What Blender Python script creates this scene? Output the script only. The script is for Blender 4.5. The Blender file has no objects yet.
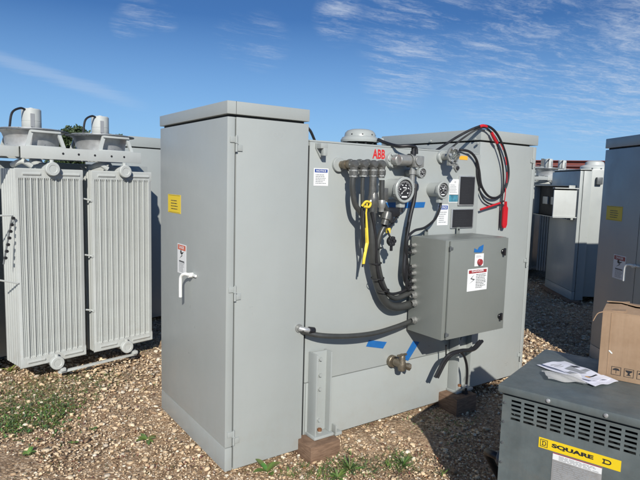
import bpy, bmesh, math, random
import numpy as np
from mathutils import Vector, Matrix
random.seed(7); RNG = np.random.default_rng(7)
scene = bpy.context.scene
col = scene.collection
R = math.radians
# ------------------------------------------------------------------ camera
F_PX, PITCH, ROLL, YAW = 548.34, R(6.082), R(1.532), R(54.618)
CAM = Vector((0, 0, 1.6))
fw = Vector((math.cos(PITCH)*math.cos(YAW), math.cos(PITCH)*math.sin(YAW), -math.sin(PITCH)))
rt = Vector((math.sin(YAW), -math.cos(YAW), 0)); up = rt.cross(fw)
rt, up = rt*math.cos(ROLL)+up*math.sin(ROLL), -rt*math.sin(ROLL)+up*math.cos(ROLL)
cd = bpy.data.cameras.new('camera'); cam = bpy.data.objects.new('camera', cd); col.objects.link(cam)
cd.sensor_width = 36; cd.lens = F_PX*36/640; cd.clip_start = .05; cd.clip_end = 3000
cam.matrix_world = Matrix(((rt.x, up.x, -fw.x, CAM.x), (rt.y, up.y, -fw.y, CAM.y), (rt.z, up.z, -fw.z, CAM.z), (0, 0, 0, 1)))
scene.camera = cam
def ray(x, y): return fw + rt*((x-320)/F_PX) - up*((y-240)/F_PX)
# ------------------------------------------------------------------ sun, sky, exposure
SUN_AZ, SUN_EL = R(61), R(29.6)          # azimuth the light travels towards
sd = Vector((math.cos(SUN_EL)*math.cos(SUN_AZ), math.cos(SUN_EL)*math.sin(SUN_AZ), -math.sin(SUN_EL)))
sl = bpy.data.lights.new('sun', 'SUN'); sl.energy = 5.0; sl.angle = R(.53); sl.color = (1, .955, .88)
so = bpy.data.objects.new('sun', sl); so.rotation_euler = sd.to_track_quat('-Z', 'Y').to_euler(); so.location = (0, 0, 20); col.objects.link(so)
world = bpy.data.worlds.new('World'); scene.world = world; world.use_nodes = True
nt = world.node_tree; nt.nodes.clear()
class NT:
    def __init__(s, t): s.t = t
    def n(s, kind, **kw):
        nd = s.t.nodes.new(kind)
        for k, v in kw.items():
            if k == 'ins':
                for i, val in v.items():
                    if isinstance(val, bpy.types.NodeSocket): s.t.links.new(val, nd.inputs[i])
                    else: nd.inputs[i].default_value = val
            else: setattr(nd, k, v)
        return nd
    def math(s, op, a, b=0.0, c=None, clamp=False):
        ins = {0: a, 1: b}
        if c is not None: ins[2] = c
        return s.n('ShaderNodeMath', operation=op, use_clamp=clamp, ins=ins).outputs[0]
    def mix(s, f, a, b, mode='MIX'):
        m = s.n('ShaderNodeMix', data_type='RGBA', blend_type=mode)
        for i, v in ((0, f), (6, a), (7, b)):
            if isinstance(v, bpy.types.NodeSocket): s.t.links.new(v, m.inputs[i])
            else: m.inputs[i].default_value = v
        return m.outputs[2]
    def ramp(s, f, stops):
        r = s.n('ShaderNodeValToRGB', ins={0: f}); e = r.color_ramp.elements
        while len(e) < len(stops): e.new(.5)
        for i, (p, c) in enumerate(stops):
            e[i].position = p; e[i].color = tuple(c)+(1,) if len(c) == 3 else c
        return r.outputs[0]
    def noise(s, vec, scale, detail=4, rough=.55, dist=0):
        return s.n('ShaderNodeTexNoise', ins={'Vector': vec, 'Scale': scale, 'Detail': detail, 'Roughness': rough, 'Distortion': dist}).outputs[0]
W = NT(nt)
sky = W.n('ShaderNodeTexSky', sky_type='NISHITA', sun_disc=False, sun_elevation=SUN_EL)
sky.sun_rotation = math.atan2(-math.cos(SUN_AZ), -math.sin(SUN_AZ)) % (2*math.pi)
sky.altitude = 200; sky.air_density = 1.0; sky.dust_density = .9; sky.ozone_density = 4.5
tc = W.n('ShaderNodeTexCoord').outputs['Generated']
sep = W.n('ShaderNodeSeparateXYZ', ins={0: tc}).outputs
zz = W.math('MAXIMUM', sep[2], .03)
cx_, cy_ = W.math('DIVIDE', sep[0], zz), W.math('DIVIDE', sep[1], zz)
pc = W.n('ShaderNodeCombineXYZ', ins={0: cx_, 1: cy_, 2: 0.0}).outputs[0]
pr = W.n('ShaderNodeMapping', ins={'Vector': pc, 'Rotation': (0, 0, R(35)), 'Scale': (1.0, 2.6, 1)}).outputs[0]
def blob(px, py, r0, r1):
    d = ray(px, py).normalized()
    dp = W.n('ShaderNodeVectorMath', operation='DOT_PRODUCT', ins={0: tc, 1: tuple(d)}).outputs['Value']
    return W.n('ShaderNodeMapRange', interpolation_type='SMOOTHSTEP', ins={0: dp, 1: math.cos(R(r1)), 2: math.cos(R(r0)), 3: 0.0, 4: 1.0}).outputs[0]
def madd(*b):
    r = b[0]
    for q in b[1:]: r = W.math('MAXIMUM', r, q)
    return r
m_right = madd(blob(520, 60, 2, 9), blob(420, 28, 1, 7), blob(600, 85, 2, 7), blob(400, 72, .5, 4.5), blob(700, 20, 3, 11), blob(340, 18, .3, 3))
m_small = madd(blob(262, 42, .3, 3.2), blob(235, 38, .2, 2.5), blob(140, 14, .1, 2.2), blob(125, 25, .1, 1.6), blob(165, 20, .1, 1.5))
warp = W.n('ShaderNodeTexNoise', ins={'Vector': pc, 'Scale': 1.6, 'Detail': 5.0, 'Roughness': .6}).outputs[1]
wp = W.n('ShaderNodeMix', data_type='VECTOR', ins={0: .22, 4: pc, 5: warp}).outputs[1]
def fib(rot, sx, sy, sc, det=7, ro=.62): return W.noise(W.n('ShaderNodeMapping', ins={'Vector': wp, 'Rotation': (0, 0, R(rot)), 'Scale': (sx, sy, 1)}).outputs[0], sc, det, ro, .25)
n1 = fib(38, 1.0, 3.2, 2.2); n2 = fib(-30, 2.0, 6.5, 4.0, 5, .6); n3 = fib(38, 1.4, 1.6, .9, 4, .5); n4 = fib(10, 3, 5, 14, 5, .7)
base = W.math('ADD', W.math('MULTIPLY', n1, .42), W.math('ADD', W.math('MULTIPLY', n2, .26), W.math('ADD', W.math('MULTIPLY', n3, .26), W.math('MULTIPLY', n4, .16))))
cl = W.n('ShaderNodeMapRange', interpolation_type='SMOOTHSTEP', ins={0: base, 1: .49, 2: .76, 3: 0.0, 4: 1.0}).outputs[0]
d1_, d2_ = ray(-30, 48).normalized(), ray(128, 101).normalized(); nn_ = d1_.cross(d2_).normalized()
ds = W.math('ABSOLUTE', W.n('ShaderNodeVectorMath', operation='DOT_PRODUCT', ins={0: tc, 1: tuple(nn_)}).outputs['Value'])
band = W.n('ShaderNodeMapRange', interpolation_type='SMOOTHSTEP', ins={0: W.math('ADD', ds, W.math('MULTIPLY', W.math('SUBTRACT', n1, .5), .02)), 1: .016, 2: .001, 3: 0.0, 4: .55}).outputs[0]
band = W.math('MULTIPLY', band, blob(45, 75, 2, 10))
cm = W.math('ADD', W.math('MULTIPLY', cl, W.math('ADD', W.math('MULTIPLY', m_right, .74), W.math('MULTIPLY', m_small, .38))), W.math('MULTIPLY', band, .4), clamp=True)
veil = W.n('ShaderNodeMapRange', ins={0: sep[2], 1: 0.0, 2: .27, 3: .75, 4: 0.0}).outputs[0]
skyc = W.mix(1.0, sky.outputs[0], (.70, 1.10, 1.55, 1), 'MULTIPLY')
ccol = W.mix(cm, W.mix(veil, skyc, (7.2, 12.8, 20.0, 1)), (12.0, 13.4, 15.6, 1))
bg = W.n('ShaderNodeBackground', ins={0: ccol, 1: .05})
wo = W.n('ShaderNodeOutputWorld', ins={0: bg.outputs[0]})
scene.view_settings.view_transform = 'Standard'; scene.view_settings.look = 'None'
scene.view_settings.exposure = .06; scene.view_settings.gamma = 1; scene.view_settings.use_curve_mapping = False
scene.render.engine = 'CYCLES'
# ------------------------------------------------------------------ materials
MATS = {}
def pmat(name, color, rough=.5, metal=0, var=.06, vscale=3.0, bump=0.0, bscale=60.0, dirt=0.0, coat=0.0, streak=0.0, spec=.5):
    m = bpy.data.materials.new(name); m.use_nodes = True; t = NT(m.node_tree)
    b = m.node_tree.nodes['Principled BSDF']
    oc = t.n('ShaderNodeTexCoord').outputs['Object']
    c = tuple(color)+(1,)
    nv = t.noise(oc, vscale, 5, .6)
    f = t.n('ShaderNodeMapRange', ins={0: nv, 1: .3, 2: .7, 3: 1-var, 4: 1+var}).outputs[0]
    cc = t.n('ShaderNodeCombineXYZ', ins={0: f, 1: f, 2: f}).outputs[0]
    out = t.mix(1.0, c, cc, 'MULTIPLY')
    if dirt > 0:
        sp = t.n('ShaderNodeSeparateXYZ', ins={0: oc}).outputs[2]
        low = t.n('ShaderNodeMapRange', interpolation_type='SMOOTHSTEP', ins={0: sp, 1: .5, 2: .0, 3: .15, 4: 1.0}).outputs[0]
        nn = t.n('ShaderNodeMapRange', ins={0: t.noise(oc, 14, 8, .7), 1: .45, 2: .75, 3: 0.0, 4: 1.0}).outputs[0]
        out = t.mix(t.math('MULTIPLY', t.math('MULTIPLY', low, nn), dirt, clamp=True), out, (.26, .19, .12, 1))
    if streak > 0:
        mp = t.n('ShaderNodeMapping', ins={'Vector': oc, 'Scale': (16, 16, .9)}).outputs[0]
        nn = t.n('ShaderNodeMapRange', ins={0: t.noise(mp, 1.6, 6, .65), 1: .52, 2: .8, 3: 0.0, 4: streak}).outputs[0]
        out = t.mix(nn, out, tuple(v*.55 for v in color)+(1,))
    m.node_tree.links.new(out, b.inputs['Base Color'])
    rv = t.n('ShaderNodeMapRange', ins={0: t.noise(oc, vscale*2.3, 4, .6), 1: .3, 2: .7, 3: max(.05, rough-.07), 4: min(1, rough+.08)}).outputs[0]
    m.node_tree.links.new(rv, b.inputs['Roughness'])
    b.inputs['Metallic'].default_value = metal
    b.inputs['Specular IOR Level'].default_value = spec
    if coat: b.inputs['Coat Weight'].default_value = coat; b.inputs['Coat Roughness'].default_value = .25
    if bump > 0:
        bn = t.n('ShaderNodeBump', ins={'Strength': bump, 'Distance': .004, 'Height': t.noise(oc, bscale, 3, .5)})
        m.node_tree.links.new(bn.outputs[0], b.inputs['Normal'])
    MATS[name] = m; return m
GREY = pmat('light_grey_enamel', (.335, .358, .345), .34, var=.035, vscale=2.2, bump=.10, bscale=4.5, dirt=.16, streak=.04)
RADG = pmat('radiator_grey_enamel', (.465, .485, .465), .45, var=.05, vscale=4, dirt=.35, streak=.08)
FARG = pmat('far_grey_enamel', (.38, .41, .41), .5, var=.06, vscale=2, dirt=.4, streak=.1)
DARKG = pmat('dark_grey_enamel', (.125, .155, .16), .5, var=.07, vscale=3, dirt=.3, streak=.1)
BOXG = pmat('panel_grey_enamel', (.18, .193, .178), .38, var=.04, vscale=3, bump=.06, bscale=14, streak=.06)
SQG = pmat('ventilated_box_grey', (.105, .127, .128), .45, var=.2, vscale=9, bump=.12, bscale=40, dirt=.6, streak=.3)
GALV = pmat('galvanised_steel', (.46, .47, .47), .42, metal=.55, var=.18, vscale=14)
ALU = pmat('cast_aluminium', (.30, .305, .29), .38, metal=.4, var=.12, vscale=30, bump=.2, bscale=120)
PIPE = pmat('dull_conduit_fitting', (.12, .12, .112), .36, metal=.4, var=.25, vscale=30, bump=.2, bscale=150)
FAINT = pmat('faint_print', (.055, .057, .06), .5)
NUT = pmat('bright_conduit_nut', (.36, .36, .34), .32, metal=.6, var=.2, vscale=40)
HOSE = pmat('grey_flexible_conduit', (.045, .047, .045), .38, var=.15, vscale=20)
BLACK = pmat('black_rubber', (.014, .014, .016), .45, var=.2, vscale=20)
GAP_DARK = pmat('dark_gap', (.012, .014, .015), .8)  # near-black fill for joints; shade in gaps and recesses put into colour
BLKGLOSS = pmat('black_enamel', (.012, .012, .015), .15, var=.1)
WHITE = pmat('white_vinyl', (.74, .75, .74), .4, var=.03)
WPLAS = pmat('white_handle_paint', (.72, .73, .70), .35, var=.04)
RED = pmat('red_vinyl', (.55, .02, .02), .4); DRED = pmat('dark_red_vinyl', (.3, .03, .035), .4)
ORANGE = pmat('orange_red_vinyl', (.58, .09, .03), .4); AMBER = pmat('amber_vinyl', (.8, .38, .03), .45)
YEL = pmat('yellow_vinyl', (.78, .56, .015), .4, var=.03); YRIB = pmat('yellow_ribbon', (.72, .55, .05), .55, var=.1, vscale=30)
BLUE = pmat('blue_tape', (.012, .12, .36), .5, var=.08, vscale=25, bump=.2, bscale=80)
NAVY = pmat('navy_vinyl', (.02, .06, .28), .4); INK = pmat('black_ink', (.02, .02, .022), .5); GINK = pmat('grey_print', (.3, .31, .32), .5)
TEAL = pmat('blue_green_picture', (.06, .22, .30), .4, var=.4, vscale=60)
BRASS = pmat('weathered_brass', (.20, .17, .125), .45, metal=.7, var=.3, vscale=40, bump=.3, bscale=120)
RUST = pmat('rusty_bolt', (.20, .085, .035), .8, var=.3, vscale=60)
TAG = pmat('red_plastic', (.48, .012, .02), .4, var=.1)
REDSTEEL = pmat('red_oxide_steel', (.17, .045, .035), .75, var=.3, vscale=1.5)
STEELD = pmat('dark_fan_steel', (.10, .11, .115), .5, metal=.2, var=.2, vscale=10)
CLEAR = bpy.data.materials.new('sight_glass'); CLEAR.use_nodes = True
b_ = CLEAR.node_tree.nodes['Principled BSDF']; b_.inputs['Transmission Weight'].default_value = 1; b_.inputs['Roughness'].default_value = .05; b_.inputs['IOR'].default_value = 1.35
b_.inputs['Base Color'].default_value = (.86, .9, .88, 1)
PLASTIC = bpy.data.materials.new('clear_plastic_bag'); PLASTIC.use_nodes = True
b_ = PLASTIC.node_tree.nodes['Principled BSDF']; b_.inputs['Base Color'].default_value = (.75, .74, .7, 1); b_.inputs['Alpha'].default_value = .4; b_.inputs['Roughness'].default_value = .18
def wood_mat(name, a, b, scale):
    m = bpy.data.materials.new(name); m.use_nodes = True; t = NT(m.node_tree); bs = m.node_tree.nodes['Principled BSDF']
    oc = t.n('ShaderNodeTexCoord').outputs['Object']
    mp = t.n('ShaderNodeMapping', ins={'Vector': oc, 'Scale': scale}).outputs[0]
    n = t.noise(mp, 6, 8, .65, .6)
    m.node_tree.links.new(t.ramp(n, [(.3, a), (.7, b)]), bs.inputs['Base Color']); bs.inputs['Roughness'].default_value = .85
    bn = t.n('ShaderNodeBump', ins={'Strength': .6, 'Distance': .006, 'Height': n}); m.node_tree.links.new(bn.outputs[0], bs.inputs['Normal'])
    return m
TIMBER = wood_mat('rough_sawn_timber', (.10, .055, .032), (.26, .165, .105), (2, 2, 14))
def card_mat():
    m = bpy.data.materials.new('corrugated_cardboard'); m.use_nodes = True; t = NT(m.node_tree); bs = m.node_tree.nodes['Principled BSDF']
    oc = t.n('ShaderNodeTexCoord').outputs['Object']
    n = t.noise(t.n('ShaderNodeMapping', ins={'Vector': oc, 'Scale': (60, 60, 3)}).outputs[0], 1.5, 5, .6)
    n2 = t.noise(oc, 9, 6, .65)
    c = t.ramp(n2, [(.3, (.30, .195, .115)), (.7, (.40, .275, .175))])
    c = t.mix(t.math('MULTIPLY', n, .3), c, (.25, .15, .08, 1))
    m.node_tree.links.new(c, bs.inputs['Base Color']); bs.inputs['Roughness'].default_value = .8
    bn = t.n('ShaderNodeBump', ins={'Strength': .25, 'Distance': .003, 'Height': n}); m.node_tree.links.new(bn.outputs[0], bs.inputs['Normal'])
    return m
CARD = card_mat()
def ground_mat():
    m = bpy.data.materials.new('limestone_gravel_soil'); m.use_nodes = True; t = NT(m.node_tree); bs = m.node_tree.nodes['Principled BSDF']
    oc = t.n('ShaderNodeTexCoord').outputs['Object']
    wob = t.n('ShaderNodeTexNoise', ins={'Vector': oc, 'Scale': 30.0, 'Detail': 3.0}).outputs[1]
    vc = t.n('ShaderNodeMix', data_type='VECTOR', ins={0: .012, 4: oc, 5: wob}).outputs[1]
    v1 = t.n('ShaderNodeTexVoronoi', ins={'Vector': vc, 'Scale': 62.0}); v2 = t.n('ShaderNodeTexVoronoi', ins={'Vector': vc, 'Scale': 130.0})
    hs = t.n('ShaderNodeSeparateColor', ins={0: v1.outputs['Color']}).outputs[0]
    hs2 = t.n('ShaderNodeSeparateColor', ins={0: v2.outputs['Color']}).outputs[1]
    stones = [(0, (.13, .082, .047)), (.2, (.26, .165, .092)), (.45, (.40, .27, .16)), (.75, (.52, .385, .25)), (1, (.62, .50, .36))]
    c1 = t.ramp(hs, stones); c2 = t.ramp(hs2, stones)
    big = t.noise(oc, 1.1, 5, .6)
    soil = t.ramp(t.noise(oc, 12, 8, .7), [(.3, (.22, .142, .086)), (.7, (.42, .29, .18))])
    e1 = t.math('GREATER_THAN', t.math('ADD', hs2, t.math('MULTIPLY', big, .6)), .62)
    c = t.mix(e1, c2, c1)
    patch = t.n('ShaderNodeMapRange', ins={0: t.noise(oc, 2.3, 7, .65), 1: .45, 2: .7, 3: .05, 4: .7}).outputs[0]
    c = t.mix(patch, c, soil)
    damp = t.n('ShaderNodeMapRange', ins={0: t.noise(oc, 5.5, 8, .72, .4), 1: .56, 2: .70, 3: 0.0, 4: .8}).outputs[0]
    c = t.mix(damp, c, (.085, .055, .034, 1))
    m.node_tree.links.new(c, bs.inputs['Base Color']); bs.inputs['Roughness'].default_value = .92
    h = t.math('SUBTRACT', t.math('MULTIPLY', hs, .6), t.math('MULTIPLY', v1.outputs['Distance'], 1.2))
    h = t.math('ADD', h, t.math('MULTIPLY', t.noise(oc, 90, 5, .7), .6))
    bn = t.n('ShaderNodeBump', ins={'Strength': .8, 'Distance': .006, 'Height': h}); m.node_tree.links.new(bn.outputs[0], bs.inputs['Normal'])
    return m
GROUND = ground_mat()
def attr_mat(name, rough=.9, noise_amt=.25, nscale=80, trans=0):
    m = bpy.data.materials.new(name); m.use_nodes = True; t = NT(m.node_tree); bs = m.node_tree.nodes['Principled BSDF']
    a = t.n('ShaderNodeAttribute', attribute_name='tone').outputs[0]
    oc = t.n('ShaderNodeTexCoord').outputs['Object']
    n = t.noise(oc, nscale, 4, .65)
    f = t.n('ShaderNodeMapRange', ins={0: n, 1: .3, 2: .7, 3: 1-noise_amt, 4: 1+noise_amt}).outputs[0]
    cc = t.n('ShaderNodeCombineXYZ', ins={0: f, 1: f, 2: f}).outputs[0]
    m.node_tree.links.new(t.mix(1.0, a, cc, 'MULTIPLY'), bs.inputs['Base Color']); bs.inputs['Roughness'].default_value = rough
    return m
STONE = attr_mat('limestone_pebble'); LEAF = attr_mat('green_leaf', .6, .15, 30); BARK = pmat('brown_bark', (.10, .07, .05), .9, var=.2, vscale=10)
PAPER = pmat('white_paper', (.72, .73, .80), .6, var=.03)
# ------------------------------------------------------------------ mesh builder
def frame(o, u, v=Vector((0, 0, 1))):
    u = Vector(u).normalized(); v = Vector(v).normalized(); n = u.cross(v)
    o = Vector(o)
    return Matrix(((u.x, v.x, n.x, o.x), (u.y, v.y, n.y, o.y), (u.z, v.z, n.z, o.z), (0, 0, 0, 1)))
class PL:                                           # a wall plane: u to the right, v up, n towards the viewer
    def __init__(s, o, u):
        s.o = Vector(o); s.u = Vector(u).normalized(); s.v = Vector((0, 0, 1)); s.n = s.u.cross(s.v)
    def uv(s, px, py, off=0):
        d = ray(px, py); o = s.o+s.n*off; t = (o-CAM).dot(s.n)/d.dot(s.n); q = CAM+d*t-s.o
        return q.dot(s.u), q.dot(s.v)
    def pt(s, px, py, off=0):
        u, v = s.uv(px, py, off); return s.o+s.u*u+s.v*v+s.n*off
    def M(s, u, v, w=0): return frame(s.o+s.u*u+s.v*v+s.n*w, s.u)
_boxcache = {}
class MB:
    def __init__(s, M=None): s.v = []; s.f = []; s.fm = []; s.sm = []; s.mats = []; s.M = M
    def add(s, vs, fs, mat, smooth=False, M=None):
        if mat not in s.mats: s.mats.append(mat)
        k = s.mats.index(mat); b = len(s.v)
        T = M if s.M is None else (s.M if M is None else s.M @ M)
        s.v += [tuple(T @ Vector(q)) for q in vs] if T is not None else [tuple(q) for q in vs]
        for f in fs: s.f.append(tuple(b+i for i in f)); s.fm.append(k); s.sm.append(smooth)
        return s
    def box(s, x0, x1, y0, y1, z0, z1, mat, bev=.003, M=None):
        if bev <= 0:
            vs = [(x, y, z) for x in (x0, x1) for y in (y0, y1) for z in (z0, z1)]
            return s.add(vs, [(0, 1, 3, 2), (4, 6, 7, 5), (0, 4, 5, 1), (2, 3, 7, 6), (0, 2, 6, 4), (1, 5, 7, 3)], mat, False, M)
        key = tuple(round(q, 4) for q in (x1-x0, y1-y0, z1-z0, bev))
        if key not in _boxcache:
            bm = bmesh.new(); bmesh.ops.create_cube(bm, size=1)
            for q in bm.verts: q.co = Vector(((q.co.x+.5)*(x1-x0), (q.co.y+.5)*(y1-y0), (q.co.z+.5)*(z1-z0)))
            bmesh.ops.bevel(bm, geom=bm.edges[:], offset=bev, segments=2, profile=.6, affect='EDGES')
            bm.verts.index_update()
            _boxcache[key] = ([tuple(q.co) for q in bm.verts], [tuple(q.index for q in f.verts) for f in bm.faces]); bm.free()
        vs, fs = _boxcache[key]
        return s.add([(a+x0, b+y0, c+z0) for a, b, c in vs], fs, mat, False, M)
    def tube(s, pts, r, mat, n=10, sub=6, closed_caps=True, M=None, rad=None):
        P = [Vector(q) for q in pts]
        if sub > 1 and len(P) > 2:
            Q = []; RR = []
            for i in range(len(P)-1):
                p0 = P[i-1] if i else P[0]*2-P[1]; p1, p2 = P[i], P[i+1]; p3 = P[i+2] if i+2 < len(P) else P[-1]*2-P[-2]
                for k in range(sub):
                    t = k/sub
                    Q.append(.5*((2*p1)+(p2-p0)*t+(2*p0-5*p1+4*p2-p3)*t*t+(3*p1-p0-3*p2+p3)*t**3))
                    if rad: RR.append(rad[i]*(1-t)+rad[i+1]*t)
            Q.append(P[-1]); P = Q
            if rad: RR.append(rad[-1]); rad = RR
        vs = []; fs = []; prev = None
        for i, q in enumerate(P):
            t = (P[min(i+1, len(P)-1)]-P[max(i-1, 0)]).normalized()
            if prev is None:
                a = Vector((0, 0, 1)) if abs(t.z) < .9 else Vector((1, 0, 0)); nrm = t.cross(a).normalized()
            else: nrm = (prev-t*prev.dot(t)).normalized()
            prev = nrm; b = t.cross(nrm); rr = rad[i] if rad else r
            for k in range(n):
                a = 2*math.pi*k/n; vs.append(q+(nrm*math.cos(a)+b*math.sin(a))*rr)
        for i in range(len(P)-1):
            for k in range(n): fs.append((i*n+k, i*n+(k+1) % n, (i+1)*n+(k+1) % n, (i+1)*n+k))
        s.add(vs, fs, mat, True, M)
        if closed_caps:
            s.add(vs[:n], [tuple(range(n))[::-1]], mat, False, M); s.add(vs[-n:], [tuple(range(n))], mat, False, M)
        return s
    def lathe(s, o, axis, prof, mat, n=24, smooth=True, M=None):   # prof: (distance along axis, radius)
        o = Vector(o); t = Vector(axis).normalized(); a = Vector((0, 0, 1)) if abs(t.z) < .9 else Vector((1, 0, 0))
        x = t.cross(a).normalized(); y = t.cross(x)
        if not smooth or True:
            for i in range(len(prof)-1):
                (h0, r0), (h1, r1) = prof[i], prof[i+1]
                vs = []
                for k in range(n):
                    c, q = math.cos(2*math.pi*k/n), math.sin(2*math.pi*k/n)
                    vs += [o+t*h0+(x*c+y*q)*r0, o+t*h1+(x*c+y*q)*r1]
                if abs(r0-r1) < 1e-9 and abs(h0-h1) < 1e-9: continue
                s.add(vs, [(2*k, 2*((k+1) % n), 2*((k+1) % n)+1, 2*k+1) for k in range(n)], mat, smooth, M)
        return s
    def cyl(s, p0, p1, r, mat, n=16, M=None, bev=.1):
        p0 = Vector(p0); p1 = Vector(p1); L = (p1-p0).length; b = min(r, L)*bev
        return s.lathe(p0, p1-p0, [(0, 0), (0, r-b), (b, r), (L-b, r), (L, r-b), (L, 0)], mat, n, True, M)
    def hexa(s, p0, p1, r, mat, M=None):
        p0 = Vector(p0); p1 = Vector(p1); L = (p1-p0).length
        return s.lathe(p0, p1-p0, [(0, r), (L, r), (L, 0)], mat, 6, False, M)
    def poly(s, pts, th, mat, M=None, smooth=False):      # 2d outline in a frame, thickness towards n
        n = len(pts); vs = [(a, b, 0) for a, b in pts]+[(a, b, th) for a, b in pts]
        return s.add(vs, [tuple(range(n))[::-1], tuple(range(n, 2*n))]+[(i, (i+1) % n, n+(i+1) % n, n+i) for i in range(n)], mat, smooth, M)
    def rect(s, u0, u1, v0, v1, w, mat, M=None): return s.add([(u0, v0, w), (u1, v0, w), (u1, v1, w), (u0, v1, w)], [(0, 1, 2, 3)], mat, False, M)
    def text(s, txt, u, v, h, mat, w=.0005, M=None, wide=1.0, bold=0.0, width=None):
        c = bpy.data.curves.new('t', 'FONT'); c.body = txt; c.size = 1; c.offset = bold; c.resolution_u = 3; c.fill_mode = 'FRONT'
        o = bpy.data.objects.new('t', c); col.objects.link(o)
        dg = bpy.context.evaluated_depsgraph_get(); me = bpy.data.meshes.new_from_object(o.evaluated_get(dg))
        vs = [q.co.copy() for q in me.vertices]; fs = [tuple(p.vertices) for p in me.polygons]
        bpy.data.objects.remove(o); bpy.data.curves.remove(c); bpy.data.meshes.remove(me)
        x0 = min(q.x for q in vs); x1 = max(q.x for q in vs); y0 = min(q.y for q in vs); y1 = max(q.y for q in vs)
        k = h/(y1-y0); kx = (width/(x1-x0)) if width else k*wide
        return s.add([(u+(q.x-x0)*kx, v+(q.y-y0)*k, w) for q in vs], fs, mat, False, M)
    def build(s, name, parent=None, label=None, cat=None, group=None, kind=None, loc=None):
        me = bpy.data.meshes.new(name)
        root = parent
        Wm = Matrix.Identity(4)
        if parent is not None: Wm = WM[parent.name]
        elif loc is not None: Wm = Matrix.Translation(Vector(loc))
        I = Wm.inverted()
        me.from_pydata([tuple(I @ Vector(q)) for q in s.v], [], s.f)
        for m in s.mats: me.materials.append(m)
        me.polygons.foreach_set('material_index', s.fm); me.polygons.foreach_set('use_smooth', s.sm); me.update()
        bm = bmesh.new(); bm.from_mesh(me); bmesh.ops.remove_doubles(bm, verts=bm.verts, dist=1e-6) if len(s.v) < 60000 else None
        bmesh.ops.recalc_face_normals(bm, faces=bm.faces) if RECALC else None
        bm.to_mesh(me); bm.free()
        try: me.set_sharp_from_angle(angle=R(35))
        except Exception: pass
        o = bpy.data.objects.new(name, me); col.objects.link(o)
        if parent is not None: o.parent = parent
        else: o.matrix_world = Wm
        WM[o.name] = Wm
        tag(o, label, cat, group, kind); return o
RECALC = False
WM = {}
def tag(o, label=None, cat=None, group=None, kind=None):
    for k, v in (('label', label), ('category', cat), ('group', group), ('kind', kind)):
        if v: o[k] = v
    return o
def thing(name, loc, label, cat, rotz=0, group=None):
    o = bpy.data.objects.new(name, None); col.objects.link(o); o.empty_display_size = .1
    o.location = loc; o.rotation_euler = (0, 0, rotz); WM[o.name] = Matrix.Translation(Vector(loc)) @ Matrix.Rotation(rotz, 4, 'Z')
    return tag(o, label, cat, group)
def copy_tree(o, parent=None):
    c = o.copy(); col.objects.link(c); c.parent = parent
    for ch in list(o.children): copy_tree(ch, c)
    return c
def lines(mb, u0, u1, v0, v1, n, mat, w, M, fill=.45, ragged=.35):
    p = (v1-v0)/n
    for i in range(n):
        e = u1-(u1-u0)*random.random()*ragged
        x = u0
        while x < e-1e-4:                                  # words
            x2 = min(e, x+(u1-u0)*(.07+.16*random.random())); mb.rect(x, x2, v0+i*p, v0+i*p+p*fill, w, mat, M); x = x2+(u1-u0)*.03
# ------------------------------------------------------------------ ground
def make_ground():
    n = 420; t = np.linspace(-1, 1, n)
    g = 2.2*t + 180*np.sign(t)*np.abs(t)**7*1.0 + 4*t**3
    X, Y = np.meshgrid(g+2.2, g+3.2)
    Z = np.zeros_like(X)
    for k in range(40):
        a = RNG.uniform(0, 6.28); f = 10**RNG.uniform(-.2, 1.5); ph = RNG.uniform(0, 6.28)
        Z += .006/np.sqrt(f)*np.sin((X*np.cos(a)+Y*np.sin(a))*f*1.3+ph)
    fade = np.clip(1-np.hypot(X-2, Y-3)/30, .15, 1); Z = Z*fade-.004 + RNG.normal(0, .0016, Z.shape)*(np.hypot(X-2, Y-3) < 7)
    vs = np.stack([X.ravel(), Y.ravel(), Z.ravel()], 1)
    i = np.arange(n*n).reshape(n, n); q = np.stack([i[:-1, :-1], i[:-1, 1:], i[1:, 1:], i[1:, :-1]], -1).reshape(-1, 4)
    me = bpy.data.meshes.new('ground'); me.from_pydata(vs.tolist(), [], q.tolist()); me.materials.append(GROUND); me.update()
    for p in me.polygons: p.use_smooth = True
    o = bpy.data.objects.new('ground', me); col.objects.link(o); o['kind'] = 'structure'
make_ground()
def fast_mesh(name, V, Fc, tone, mat, smooth=False):
    me = bpy.data.meshes.new(name); nf = len(Fc); k = Fc.shape[1]
    me.vertices.add(len(V)); me.vertices.foreach_set('co', V.astype(np.float32).ravel())
    me.loops.add(nf*k); me.loops.foreach_set('vertex_index', Fc.astype(np.int32).ravel())
    me.polygons.add(nf); me.polygons.foreach_set('loop_start', np.arange(nf, dtype=np.int32)*k)
    me.update(calc_edges=True)
    at = me.attributes.new('tone', 'FLOAT_COLOR', 'POINT'); at.data.foreach_set('color', np.c_[tone, np.ones(len(V))].astype(np.float32).ravel())
    me.materials.append(mat)
    if smooth: me.polygons.foreach_set('use_smooth', [True]*nf)
    me.validate(); o = bpy.data.objects.new(name, me); col.objects.link(o); return o
def ico():
    p = (1+5**.5)/2
    v = np.array([(-1, p, 0), (1, p, 0), (-1, -p, 0), (1, -p, 0), (0, -1, p), (0, 1, p), (0, -1, -p), (0, 1, -p), (p, 0, -1), (p, 0, 1), (-p, 0, -1), (-p, 0, 1)])/np.hypot(1, p)
    f = np.array([(0, 11, 5), (0, 5, 1), (0, 1, 7), (0, 7, 10), (0, 10, 11), (1, 5, 9), (5, 11, 4), (11, 10, 2), (10, 7, 6), (7, 1, 8), (3, 9, 4), (3, 4, 2), (3, 2, 6), (3, 6, 8), (3, 8, 9), (4, 9, 5), (2, 4, 11), (6, 2, 10), (8, 6, 7), (9, 8, 1)])
    return v, f
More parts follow.
